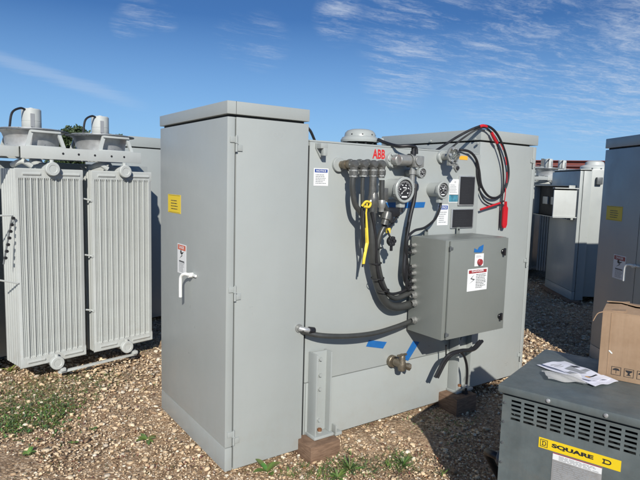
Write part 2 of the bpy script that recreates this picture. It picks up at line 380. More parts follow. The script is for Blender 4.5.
def make_stones(N=150000):
    v, f = ico()
    r = 1.5+9*RNG.random(N)**1.7; a = R(54.6)+RNG.uniform(-R(48), R(48), N)
    x, y = r*np.cos(a), r*np.sin(a)
    dens = np.sin(x*2.1+1)*np.sin(y*1.7+.5)+.6*np.sin(x*5.3+y*3.1)+.4*np.sin(x*9-y*7)
    keep = (dens+RNG.normal(0, .7, N) > -1.5); x, y, r = x[keep], y[keep], r[keep]; n = len(x)
    s = .0026+.0062*RNG.random(n)**2.2+.013*(RNG.random(n)**22); s *= np.clip(r/3, .9, 1.7); big = RNG.random(n) < .012; s = np.where(big, RNG.uniform(.011, .021, n), s)
    V = v[None]*(1+RNG.uniform(-.42, .42, (n, 12, 1)))*RNG.uniform(.5, 1.3, (n, 1, 3))
    th = RNG.uniform(0, 6.28, n); c, q = np.cos(th)[:, None], np.sin(th)[:, None]
    V = np.stack([V[..., 0]*c-V[..., 1]*q, V[..., 0]*q+V[..., 1]*c, V[..., 2]*np.where(big, .45, .62)[:, None]], -1)*s[:, None, None]
    V += np.stack([x, y, s*.25], -1)[:, None]
    Fc = (f[None]+(np.arange(n)*12)[:, None, None]).reshape(-1, 3)
    pal = np.array([(.66, .53, .365), (.60, .455, .295), (.48, .34, .205), (.68, .60, .47), (.30, .20, .12), (.48, .41, .32), (.62, .47, .30)])
    w = RNG.choice(len(pal), n, p=[.16, .22, .17, .10, .12, .06, .17]); tone = pal[w]*RNG.uniform(.8, 1.15, (n, 1))
    o = fast_mesh('gravel', V.reshape(-1, 3), Fc, np.repeat(tone, 12, 0), STONE)
    tag(o, 'loose tan and cream limestone gravel spread over the yard', 'gravel', kind='stuff')
make_stones()
# ------------------------------------------------------------------ stickers
def danger_label(name, parent, P, TL, BR, off=.0015, head=ORANGE, label=None, wide=False):
    u0, v1 = P.uv(*TL, off); u1, v0 = P.uv(*BR, off); w, h = u1-u0, v1-v0; M = P.M(u0, v0, off)
    m = MB(); m.box(0, w, 0, h, -.0012, 0, WHITE, bev=0, M=M)
    hh = h*(.17 if not wide else .15)
    m.rect(w*.05, w*.95, h-hh-w*.04, h-w*.04, .0004, head, M); m.text('DANGER', w*.2, h-hh*.85-w*.02, hh*.6, WHITE, .0008, M, width=w*.6, bold=.02)
    if wide:
        lines(m, w*.42, w*.93, h*.12, h*.78, 9, INK, .0004, M, .4)
        m.poly([(w*.1, h*.35), (w*.3, h*.5), (w*.14, h*.56), (w*.34, h*.75), (w*.2, h*.58), (w*.38, h*.52)], .0004, INK, M)
    else:
        m.poly([(w*.25, h*.5), (w*.6, h*.62), (w*.45, h*.66), (w*.75, h*.76), (w*.4, h*.7), (w*.52, h*.64)], .0004, INK, M)
        m.lathe(M @ Vector((w*.42, h*.73, .0005)), P.n, [(0, w*.09), (.0002, 0)], INK, 12)
        lines(m, w*.2, w*.85, h*.06, h*.46, 9, GINK, .0004, M, .5)
        m.rect(w*.2, w*.8, h*.40, h*.44, .0005, INK, M)
    return m.build(name, parent, label)
def yellow_label(parent, P, TL, BR, off=.0015):
    u0, v1 = P.uv(*TL, off); u1, v0 = P.uv(*BR, off); w, h = u1-u0, v1-v0; M = P.M(u0, v0, off)
    m = MB(); m.box(0, w, 0, h, -.0012, 0, YEL, bev=0, M=M)
    for k in range(4): lines(m, w*.25, w*.78, h*(.2+.15*k), h*(.2+.15*k)+h*.1, 1, INK, .0004, M, .5, .15)
    m.rect(w*.06, w*.94, h*.95, h*.965, .0004, INK, M); m.rect(w*.06, w*.94, h*.035, h*.05, .0004, INK, M)
    return m.build('warning_sticker', parent)
def notice_label(parent, P, TL, BR, off=.0015):
    u0, v1 = P.uv(*TL, off); u1, v0 = P.uv(*BR, off); w, h = u1-u0, v1-v0; M = P.M(u0, v0, off)
    m = MB(); m.box(0, w, 0, h, -.0012, 0, WHITE, bev=0, M=M)
    m.rect(w*.06, w*.94, h*.76, h*.95, .0004, NAVY, M); m.text('NOTICE', w*.16, h*.80, h*.11, WHITE, .0008, M, width=w*.68, bold=.02)
    lines(m, w*.12, w*.88, h*.12, h*.7, 6, GINK, .0004, M, .5)
    return m.build('notice_sticker', parent)
# ------------------------------------------------------------------ terminal cabinet
def hinge(parent, px, py, P, off=0.0, s=1.0, name='hinge', at=None):
    c = at if at is not None else P.pt(px, py, off)
    M = frame(c, P.u); m = MB()
    m.box(-.034*s, -.004*s, .002, .032*s, 0, .006, GREY, .0015, M)
    m.box(.006*s, .036*s, -.040*s, -.008*s, 0, .006, GREY, .0015, M)
    m.cyl(M @ Vector((0, -.045*s, .009)), M @ Vector((0, .038*s, .009)), .0065*s, GREY, 10)
    m.box(-.008*s, .008*s, -.002, .002, .002, .017, GREY, 0, M)
    return m.build(name, parent)
def handle_L(parent, M, s=1.0, flip=1):
    m = MB()
    m.cyl(M @ Vector((0, 0, 0)), M @ Vector((0, 0, .03*s)), .015*s, WPLAS, 18)
    m.tube([M @ Vector(q) for q in ((.012*flip*s, .004*s, .024*s), (-.02*flip*s, .006*s, .045*s), (-.045*flip*s, -.012*s, .055*s), (-.052*flip*s, -.05*s, .056*s), (-.052*flip*s, -.135*s, .056*s))], .0095*s, WPLAS, 10, 5)
    m.box(.0, .06*s*flip if flip > 0 else .0, -.004*s, .010*s, .001, .012*s, WPLAS, .002, M) if flip > 0 else None
    return m.build('door_handle', parent)
def cabinet(root, T, w, d, zb, zt, lid_h, paint, name='terminal_cabinet', kick=.13, over=.003, yhinge=True, depth_lid=0):
    """T maps local (x right along the front, y to the back) to world."""
    b = MB(T)
    s = .047
    b.box(s+.004, w, .0, d, zb, zt-lid_h-.013, paint, .003)           # body behind the door
    b.box(s-.005, s+.006, .012, d-.02, zb+.01, zt-lid_h-.02, GAP_DARK, 0)
    b.box(.02, w-.02, .02, d-.02, zt-lid_h-.02, zt-.01, GAP_DARK, 0)
    body = b.build(name, root)
    dr = MB(T); dr.box(0, s-.004, -.001, d-.001, zb+kick+.004, zt-lid_h-.014, paint, .004); door = dr.build('cabinet_door', body)
    kp = MB(T); kp.box(0, s-.004, -.001, d-.001, zb, zb+kick, paint, .004); kp.build('kick_plate', body)
    l = MB(T); l.box(-over, w+over, -over, d+over, zt-lid_h, zt, paint, .004)
    if lid_h > .04: l.box(s-.001, s+.001, -over-.0006, -over, zt-lid_h, zt, GAP_DARK, 0)
    l.build('cabinet_lid', body)
    return body, door
# ------------------------------------------------------------------ main transformer
X0, Y0, CW, CDp, ZT = 1.231, 2.564, .4939, .993, 1.993
YT = 2.590
ROOT = thing('pad_transformer', (X0, Y0, 0), 'large light grey central transformer with gauges, hoses and a grey control box', 'transformer')
PT = PL((1.75, YT, 0), (1, 0, 0))            # tank face
PXL = PL((X0, Y0, 0), (0, -1, 0))           # left cabinet door face
PYL = PL((X0, Y0, 0), (1, 0, 0))            # left cabinet side face
cabL, doorL = cabinet(ROOT, Matrix.Translation((X0, Y0, 0)), CW, CDp, .03, ZT, .065, GREY)
yellow_label(cabL, PXL, (168, 194), (180.5, 214))
danger_label('danger_sticker', cabL, PXL, (177.5, 243), (186, 275.5))
hp = PXL.pt(193, 275); handle_L(doorL, frame(hp, PXL.u), 1.0, 1)
for px, py in ((236, 143), (234.5, 292.5), (231.5, 437)):
    q = PYL.pt(px, py); hinge(cabL, 0, 0, PYL, at=Vector((X0+.047, Y0-.001, q.z)))
# tank
tk = MB()
tk.box(1.753, 3.235, YT, 3.55, .415, 1.822, GREY, .004)
tk.box(1.753, 3.235, YT+.014, 3.55, .06, .4145, GAP_DARK, 0); tk.box(1.727, 1.7525, YT+.004, 3.5, .06, 1.8, GAP_DARK, 0)  # near-black strip and recess stand in for shade beside and below the tank
tank = tk.build('tank', ROOT)
m = MB(); m.box(1.765, 3.20, YT-.002, YT+.013, .05, .411, GREY, .003); m.box(1.754, 1.762, YT+.001, YT+.013, .06, .411, GREY, .002); m.build('skirt_panel', tank)
m = MB(); m.box(1.757, 3.225, YT+.01, 3.54, 1.824, 1.834, GREY, .003); m.build('tank_cover', tank)
# stand posts with flanges and bolts
def stand_post(x, w, z0, z1, y0, bolts, name='jacking_post'):
    m = MB(); y1 = YT-.005
    m.box(x, x+.010, y0, y1, z0, z1, GREY, .002); m.box(x+w-.010, x+w, y0+.012, y1, z0, z1, GREY, .002); m.box(x+.010, x+w-.010, y1-.028, y1-.018, z0, z1, GREY, .001)
    m.box(x-.012, x+w+.008, y0-.012, y1, z0-.018, z0-.001, GREY, .003)
    o = m.build(name, ROOT)
    for z in bolts:
        b = MB(); b.cyl((x+w/2, y1-.0285, z), (x+w/2, y1-.032, z), .016, GREY, 16); b.hexa((x+w/2, y1-.032, z), (x+w/2, y1-.044, z), .011, GREY); b.build('bolt', o)
    b = MB(); b.cyl((x+w/2, y0+.04, z0), (x+w/2, y0+.04, z0+.006), .02, GREY, 16); b.hexa((x+w/2, y0+.04, z0+.006), (x+w/2, y0+.04, z0+.02), .014, RUST); b.build('anchor_bolt', o)
    return o
PP = PL((0, 2.52, 0), (1, 0, 0))
u0, _ = PP.uv(314, 400); u1, _ = PP.uv(330.5, 400); vt = PP.uv(318, 354)[1]
stand_post(u0, u1-u0, .115, vt, 2.50, [PP.uv(321, y)[1] for y in (361, 377, 391, 422)])
u2, _ = PP.uv(456, 360); u3, _ = PP.uv(470.5, 360)
stand_post(u2, u3-u2, .14, .62, 2.50, [.5])
UL = u0
m = MB(); q = PT.pt(337, 431, .02); m.box(q.x-.03, q.x+.02, YT-.045, YT-.005, q.z-.015, q.z+.004, GREY, .002); m.box(q.x-.03, q.x-.022, YT-.045, YT-.005, q.z, q.z+.05, GREY, .001); m.build('lifting_bracket', tank)
q = PT.pt(446, 396, .02); m = MB(); m.box(q.x-.05, q.x+.03, YT-.055, YT-.005, q.z-.012, q.z+.018, GREY, .003); m.build('lifting_bracket', tank)
# right cabinet
X2, X3, Y2, ZT2 = 3.245, 3.885, 2.606, 2.006
def right_cabinet():
    b = MB(); b.box(X2, X3, Y2, 3.66, .075, ZT2-.09, GREY, .004); b.box(X2+.02, X3-.02, Y2+.02, 3.64, ZT2-.1, ZT2-.01, GAP_DARK, 0)
    body = b.build('terminal_cabinet', ROOT)
    d = MB(); d.box(X3+.003, X3+.045, Y2-.001, 3.66, .08, ZT2-.092, GREY, .004); d.build('cabinet_door', body)
    l = MB(); l.box(X2-.008, X3+.052, Y2-.008, 3.668, ZT2-.078, ZT2, GREY, .004); l.build('cabinet_lid', body)
    k = MB(); k.box(X2+.002, X2+.02, Y2-.002, Y2+.002, .08, .1, GREY, 0)
    PR = PL((X2, Y2, 0), (1, 0, 0))
    for px, py in ((531, 163), (526.5, 262), (520, 356)):
        q = PR.pt(px, py); hinge(body, 0, 0, PR, at=Vector((X3+.002, Y2-.001, q.z)), s=.9)
    for px, py in ((475.5, 139), (478, 143.5), (431, 141)):
        b = MB(); t = (X2-.01-CAM.x)/ray(px, py).x; q = CAM+ray(px, py)*t; b.cyl(q, q+Vector((-.012, 0, 0)), .009, GREY, 12); b.build('lid_bolt', body)
    return body
cabR = right_cabinet()
# lifting lug
m = MB(); q = PT.pt(318, 147, 0)
M = frame((q.x, YT-.001, q.z), (1, 0, 0))
m.poly([(-.02, .02), (.012, .02), (.03, -.005), (.03, -.06), (.012, -.06), (-.02, -.01)], .012, GREY, M); m.box(-.018, .03, -.01, .02, .0, .055, GREY, .004, M); m.box(-.0, .028, -.05, -.004, .03, .055, GREY, .004, M)
m.build('lifting_lug', tank)
notice_label(tank, PT, (314, 168), (328, 186))
# emblem letters
m = MB(); (ua, va), (ub, vb_) = PT.uv(372.3, 158.5), PT.uv(385.2, 149.8)
m.text('ABB', ua, va, vb_-va, RED, .0, PT.M(0, 0, .0012), width=ub-ua, bold=.03); m.build('emblem_lettering', tank)
# dome on top
m = MB(); c = Vector((2.325, 2.85, 1.842))
m.lathe(c+Vector((0, 0, .022)), (0, 0, 1), [(0, 0), (0, .126), (.012, .128), (.016, .125), (.03, .117), (.036, .104), (.060, .099), (.075, .084), (.083, .06), (.086, 0)], GREY, 40)
m.cyl(c, c+Vector((0, 0, .022)), .08, GAP_DARK, 32)
for k in range(12):
    a = k*math.pi/6+.2; p = c+Vector((math.cos(a)*.106, math.sin(a)*.106, 0)); m.cyl(p, p+Vector((0, 0, .022)), .008, GAP_DARK, 8)
for k in range(5):
    a = R(200+k*40); p = c+Vector((math.cos(a)*.098, math.sin(a)*.098, .068)); m.cyl(p, p+Vector((math.cos(a), math.sin(a), 0))*.006, .005, INK, 8)
m.build('pressure_relief_dome', tank)
m = MB(); m.cyl(c+Vector((.11, -.03, .04)), c+Vector((.16, -.05, .045)), .014, GREY, 12); m.build('relief_fitting', tank)
# blue tape
def tape(pts, name='masking_tape', P=PT, off=.0015, parent=None):
    m = MB(); m.poly([P.uv(x, y, off) for x, y in pts], .0008, BLUE, P.M(0, 0, off)); return m.build(name, parent or tank)
tape([(384, 209), (424, 207.5), (425.3, 202), (384.5, 202.5)]); tape([(366, 346.5), (383, 348.5), (386.8, 342), (369, 340)]); tape([(403, 358.5), (408, 361), (419.5, 342), (413, 341)])
# nameplates and labels at the right end of the tank
def plate(TL, BR, name='nameplate'):
    off = .012; u0, v1 = PT.uv(*TL, off); u1, v0 = PT.uv(*BR, off); M = PT.M(u0, v0, 0); w, h = u1-u0, v1-v0; m = MB()
    m.box(0, w, 0, h, .0008, off, GALV, .002, M); m.box(w*.045, w*.955, h*.035, h*.965, off-.003, off+.0012, INK, 0, M)
    for k in range(int(h*.85/.012)): lines(m, w*.15, w*.8, h*.08+k*.012, h*.08+k*.012+.003, 1, FAINT, off+.0017, M, .35, .5)
    m.build(name, tank)
plate((460, 175.5), (474, 205.5)); plate((452, 209), (473, 227.5))
def whitelabel(TL, BR, picture=False):
    u0, v1 = PT.uv(*TL); u1, v0 = PT.uv(*BR); w, h = u1-u0, v1-v0; M = PT.M(u0, v0, .001); m = MB()
    m.box(0, w, 0, h, -.0008, .0004, WHITE, 0, M)
    if picture: m.rect(w*.03, w*.97, h*.03, h*.32, .0008, TEAL, M); m.rect(w*.03, w*.97, h*.32, h*.34, .0009, INK, M); m.text('ID', w*.55, h*.84, h*.07, INK, .0009, M); lines(m, w*.1, w*.9, h*.42, h*.8, 6, GINK, .0008, M)
    m.build('instruction_label', tank)
whitelabel((449.5, 179), (457.5, 202.5), True)
notice_label(tank, PT, (438, 204.5), (447.5, 225))
m = MB(); u0, v0 = PT.uv(459.3, 159.5); u1, v1 = PT.uv(467.5, 156.2); m.box(0, u1-u0, 0, v1-v0, -.0005, .001, AMBER, 0, PT.M(u0, v0, .001)); m.build('arrow_sticker', tank)
# conduit elbows out of the tank
YE = YT-.135
def E(px, py, y=YE):
    d = ray(px, py); return CAM+d*((y-CAM.y)/d.y)
def conduit_group():
    for i, (px, dn) in enumerate(((354, 178), (364, 176), (373.5, 196), (381.5, 178))):
        c = E(px, 164.5); m = MB()
        m.lathe((c.x, YT, c.z), (0, -1, 0), [(0, .034), (.012, .034), (.012, .022), (.05, .022), (.05, .026), (.075, .026), (.075, .021), (.12, .021)], PIPE if i else BRASS, 18)
        m.lathe((c.x, c.y+.02, c.z), (0, -1, 0), [(0, .0), (.0, .026), (.03, .026), (.043, .018), (.046, 0)], PIPE, 18)
        e = E(px, dn); e.x = c.x
        m.lathe(c, (0, 0, -1), [(0, .024), (.035, .022), (.036, .027), (.06, .027), (.062, .021), (c.z-e.z, .021)], PIPE, 16)
        m.hexa((c.x, c.y+.012, c.z), (c.x, c.y+.002, c.z), .0275, NUT); m.hexa((c.x, c.y, c.z-.030), (c.x, c.y, c.z-.039), .0275, NUT); m.hexa((c.x, c.y, c.z-.060), (c.x, c.y, c.z-.070), .025, NUT)
        m.build('conduit_elbow', tank)
conduit_group()
m = MB(); c = E(354, 164.5); m.cyl((c.x-.015, YT, c.z), (c.x-.015, YT-.02, c.z), .042, GREY, 24); m.build('boss_flange', tank)
hoses = []
def hose(path, r, mat=HOSE, name='flexible_conduit', parent=None, ribs=False, n=12):
    pts = [E(*q) if len(q) == 3 else E(q[0], q[1]) for q in path]; m = MB(); m.tube(pts, r, mat, n, 8); return m.build(name, parent or tank)
hose([(353, 176), (352.5, 188), (355, 204), (361, 213), (366, 222), (370, 232, 2.48)], .0165)
hose([(363, 174), (362.3, 190), (362.5, 208), (362.6, 232), (362.5, 247, 2.5)], .0115, HOSE)
m = MB(); c = E(373.5, 196); m.lathe(c+Vector((0, 0, .02)), (0, 0, -1), [(0, .0), (0, .024), (.03, .032), (.075, .032), (.085, .026), (.12, .026)], PIPE, 16)
m.tube([c+Vector((0, 0, -.01)), c+Vector((-.03, -.01, -.03)), c+Vector((-.04, 0, -.08))], .015, PIPE, 10, 4); m.build('conduit_fitting', tank)
hose([(372.5, 208), (371.5, 225), (372, 245), (373.5, 265, 2.47), (377.5, 284, 2.49), (383, 298, 2.50), (390, 305.5, 2.51), (399, 307, 2.52), (413, 303.5, 2.535)], .026)
hose([(382, 180), (382, 200), (386.5, 210), (387.5, 220), (380.5, 234), (377, 250, 2.46), (379, 270, 2.46), (384, 287, 2.48), (391, 296.5, 2.5), (399, 297.5, 2.52), (413, 291.5, 2.535)], .0165)
hose([(372, 212, 2.43), (376, 240, 2.43), (376.5, 262, 2.44), (381, 283, 2.45), (388, 293, 2.48), (400, 292.5, 2.5), (413, 284.5, 2.535)], .009, BLACK, 'control_cable')
for px, py, r in ((372.8, 263, .04), (375, 278, .042), (380.5, 290, .04), (374, 248, .034)):
    c = E(px+2.5, py, 2.465); ax = (E(px+2.5, py+5, 2.465)-c).normalized() if py < 300 else Vector((1, 0, 0)); m = MB(); m.lathe(c-ax*.003, ax, [(0, r*.95), (0, r), (.006, r), (.006, r*.95)], BLACK, 16); m.build('cable_tie', tank)
m = MB(); c = E(381.5, 205); m.lathe(c+Vector((0, 0, .03)), (0, 0, -1), [(0, 0), (0, .02), (.01, .024), (.04, .024), (.05, .017), (.07, .017)], ALU, 14)
c = E(386, 217, 2.44); m.lathe(c+Vector((.01, 0, .03)), Vector((-.3, 0, -1)), [(0, 0), (0, .026), (.02, .03), (.045, .03), (.05, .022), (.08, .022)], PIPE, 14)
c = E(381, 193); m.box(c.x+.018, c.x+.05, c.y-.01, c.y+.03, c.z-.05, c.z+.03, PIPE, .006); m.build('conduit_union', tank)
hose([(361.5, 208, 2.43), (362, 230, 2.43), (363.5, 250, 2.43), (362.5, 267, 2.43)], .0055, BLACK, 'hanging_strap')
# gauges
def gauge(name, px, py, y, r, back, parent=tank, rim=GREY, needle=35, details=True):
    c = E(px, py, y); m = MB(); L = YT-y
    m.lathe((c.x, YT, c.z), (0, -1, 0), [(0, r*back), (L*.75, r*back), (L*.78, r*.98), (L*.8, r*1.04), (L*.97, r*1.06), (L, r*1.0), (L, r*.86), (L-.006, r*.84)], rim, 32)
    for k in range(8):
        a = k*math.pi/4+.3; p = Vector((c.x+math.cos(a)*r*1.0, y+L*.2, c.z+math.sin(a)*r*1.0)); m.cyl(p, p+Vector((0, -L*.17, 0)), r*.07, rim, 8)
    g = m.build(name, parent)
    d = MB(); M = frame((c.x, y+.008, c.z), (1, 0, 0))
    d.lathe(M @ Vector((0, 0, 0)), (0, -1, 0), [(0, r*.86), (.0005, 0)], INK, 32, smooth=False)
    for k in range(27):
        a = R(225-k*10.4); L0 = .62 if k % 3 else .55
        p0 = Vector((math.cos(a), math.sin(a)))*r*L0; p1 = Vector((math.cos(a), math.sin(a)))*r*.76; t = Vector((-math.sin(a), math.cos(a)))*r*.012
        d.add([(p0.x-t.x, p0.y-t.y, .001), (p1.x-t.x, p1.y-t.y, .001), (p1.x+t.x, p1.y+t.y, .001), (p0.x+t.x, p0.y+t.y, .001)], [(0, 1, 2, 3)], WHITE, False, M)
        if k % 5 == 0: d.rect(p0.x*.72-r*.07, p0.x*.72+r*.05, p0.y*.72-r*.04, p0.y*.72+r*.05, .001, WHITE, M)
    d.rect(-r*.3, r*.3, -r*.62, -r*.5, .001, WHITE, M); d.rect(-r*.2, r*.2, r*.15, r*.22, .001, WHITE, M)
    d.build('dial', g)
    n = MB(); a = R(needle); D = Vector((math.cos(a), math.sin(a))); t = Vector((-D.y, D.x))*r*.035
    n.poly([(-D.x*r*.2-t.x, -D.y*r*.2-t.y), (D.x*r*.6, D.y*r*.6), (-D.x*r*.2+t.x, -D.y*r*.2+t.y)], .001, WHITE, M @ Matrix.Translation((0, 0, .004)))
    n.lathe(M @ Vector((0, 0, .002)), (0, -1, 0), [(0, r*.09), (.006, r*.09), (.006, 0)], ALU, 14); n.build('needle', g)
    return g, c
g1, c1 = gauge('temperature_gauge', 405.5, 190, 2.45, .075, .9, needle=215)
m = MB(); m.box(c1.x-.022, c1.x+.022, c1.y+.02, c1.y+.06, c1.z-.11, c1.z-.07, GREY, .006); m.lathe((c1.x-.0, c1.y+.04, c1.z-.108), (0, 0, -1), [(0, .017), (.02, .017), (.022, .02), (.03, .02)], BLACK, 12); m.build('gauge_gland', g1)
g2, c2 = gauge('pressure_gauge', 444, 190, 2.475, .054, .86, needle=60)
m = MB(); m.box(c2.x-.018, c2.x+.016, c2.y+.02, c2.y+.05, c2.z-.085, c2.z-.05, GREY, .004); m.build('gauge_gland', g2)
# horizontal valve body with junction head and small gauge
def level_device():
    a = E(401, 160, 2.5); b = E(413, 159, 2.44); m = MB(); ax = Vector((b.x-a.x+.03, -.06, -.0)).normalized()
    m.cyl((a.x-.005, YT, a.z), (a.x-.005, YT-.03, a.z), .048, GREY, 24)
    for k in range(6):
        t = k*math.pi/3; p = Vector((a.x-.005+math.cos(t)*.04, YT-.03, a.z+math.sin(t)*.04)); m.hexa(p, p+Vector((0, -.008, 0)), .008, GREY)
    p0 = Vector((a.x, YT-.03, a.z)); m.cyl(p0, p0+Vector((0, -.05, 0)), .034, ALU, 20)
    p1 = p0+Vector((-.02, -.055, 0)); m.cyl(p1, p1+Vector((.105, 0, 0)), .035, ALU, 24); m.lathe(p1+Vector((.09, 0, 0)), (1, 0, 0), [(0, .042), (.012, .042), (.012, 0)], ALU, 20)
    o = m.build('level_sensor', tank)
    h = MB(); q = p1+Vector((.137, 0, 0)); h.box(q.x-.035, q.x+.045, q.y-.045, q.y+.035, q.z-.04, q.z+.03, ALU, .006)
    h.cyl((q.x-.005, q.y-.045, q.z), (q.x-.005, q.y-.055, q.z), .03, ALU, 20); h.lathe((q.x-.01, q.y, q.z+.03), (0, 0, 1), [(0, .018), (.03, .018), (.03, .013), (.055, .013)], BLACK, 14)
    h.lathe((q.x-.015, q.y-.005, q.z-.04), (0, 0, -1), [(0, .017), (.02, .017), (.02, .023), (.045, .023), (.047, .017), (.1, .017), (.1, .021), (.13, .021), (.13, 0)], ALU, 14)
    h.build('junction_head', o)
    return o, q
lev, lq = level_device()
hose([(378, 139.5, 2.72), (386, 143, 2.66), (397, 146, 2.55), (409, 146, 2.5), (415.5, 147.5, 2.5), (416.5, 154, 2.5)], .011, BLACK, 'sensor_cable', lev)
g3, c3 = gauge('small_gauge', 423.2, 173, 2.45, .033, .7, parent=lev, needle=120)
m = MB(); q = E(417, 172, 2.5); m.cyl((q.x, 2.5, q.z), (c3.x, 2.5, c3.z), .014, ALU, 12); m.build('gauge_adapter', g3)
hose([(416, 184, 2.5), (414, 200, 2.5), (410.5, 215, 2.5), (407, 235, 2.5), (405, 255, 2.5), (404, 272, 2.5), (406, 282, 2.52), (412, 286, 2.535)], .0135, BLACK, 'sensor_cable', lev)
hose([(409.5, 222, 2.48), (406, 245, 2.48), (407.5, 262, 2.5), (410, 276, 2.52), (413, 279, 2.535)], .008, BLACK, 'sensor_cable', lev)
hose([(441, 200, 2.54), (440, 208, 2.54), (435, 219, 2.52), (425, 227.5, 2.5), (414, 231, 2.5), (407.5, 240, 2.49), (407, 262, 2.5), (409, 270, 2.52), (413, 272, 2.535)], .0085, BLACK, 'gauge_cable', g2)
hose([(399, 203, 2.5), (398, 214, 2.5), (393, 223, 2.49), (387, 228, 2.47)], .007, BLACK, 'gauge_cable', g1)
# dark rotating switch hanging from a hose
m = MB(); c = E(390.5, 241, 2.44)
for k in range(6):
    a = k*math.pi/3; m.cyl(c+Vector((math.cos(a)*.02, 0, math.sin(a)*.02)), c+Vector((math.cos(a)*.02, -.02, math.sin(a)*.02)), .012, BLACK, 10)
m.cyl(c+Vector((0, .01, 0)), c+Vector((0, -.012, 0)), .026, BLACK, 18); m.tube([c+Vector((0, 0, .02)), c+Vector((-.012, .01, .05)), c+Vector((-.012, .02, .09))], .006, BLACK, 8, 4)
m.box(c.x-.005, c.x+.012, c.y-.01, c.y, c.z-.06, c.z-.02, BLACK, .002); m.build('plastic_cap', tank)
m = MB(); c = E(393, 211, 2.5); m.box(c.x-.05, c.x+.045, c.y-.02, c.y+.05, c.z-.035, c.z+.02, BLACK, .01); m.cyl(c+Vector((-.04, -.01, .0)), c+Vector((-.02, -.01, -.07)), .018, BLACK, 12); m.build('gauge_connector', g1)
# sight glass at right
def sight():
    c = E(445, 157, 2.56); m = MB(); m.cyl((c.x-.01, YT, c.z), (c.x-.01, YT-.022, c.z), .042, GREY, 20); m.cyl((c.x-.01, YT-.02, c.z), (c.x-.01, YT-.075, c.z), .022, ALU, 16)
    d = E(453.5, 155, 2.48); m.lathe((c.x-.01, 2.515, c.z), (Vector((d.x, 2.48, d.z))-Vector((c.x-.01, 2.515, c.z))), [(0, .03), (.02, .03), (.02, .038), (.03, .038)], ALU, 18)
    m.box(d.x-.03, d.x+.035, 2.485, 2.51, d.z-.07, d.z-.035, ALU, .005)
    e = E(457, 168, 2.48); M = frame((e.x, 2.49, e.z), (1, 0, 0)); m.poly([(-.03, 0), (0, .03), (.03, 0), (0, -.03)], .012, ALU, M); m.cyl((e.x, 2.48, e.z), (e.x, 2.47, e.z), .013, INK, 12)
    for k in range(6):
        a = k*math.pi/3; p = Vector((d.x+math.cos(a)*.045, 2.475, d.z+math.sin(a)*.045)); m.hexa(p, p+Vector((0, -.012, 0)), .009, GALV)
    m.lathe((d.x, 2.49, d.z), (0, -1, 0), [(0, 0), (0, .055), (.012, .055), (.012, .038)], ALU, 24)
    o = m.build('sight_gauge', tank)
    g = MB(); g.lathe((d.x, 2.478, d.z), (0, -1, 0), [(0, .04), (.012, .039), (.026, .03), (.034, .015), (.036, 0)], CLEAR, 20); g.build('sight_glass', o)
sight()
# drain valve
m = MB(); c = PT.pt(393, 360, 0)
m.cyl((c.x-.02, YT, c.z), (c.x-.02, YT-.03, c.z), .04, BRASS, 18); m.cyl((c.x-.015, YT-.03, c.z), (c.x+.0, YT-.09, c.z-.002), .026, BRASS, 16)
m.lathe((c.x, YT-.085, c.z-.045), (0, 0, 1), [(0, 0), (0, .024), (.02, .028), (.05, .026), (.07, .02), (.09, .022), (.11, .012), (.11, 0)], BRASS, 14)
m.cyl((c.x+.005, YT-.07, c.z-.01), (c.x+.055, YT-.085, c.z-.03), .02, BRASS, 12); m.cyl((c.x+.05, YT-.083, c.z-.028), (c.x+.07, YT-.09, c.z-.034), .025, BRASS, 6)
m.box(c.x-.05, c.x+.03, YT-.10, YT-.085, c.z+.055, c.z+.068, BRASS, .003); m.build('drain_valve', tank)
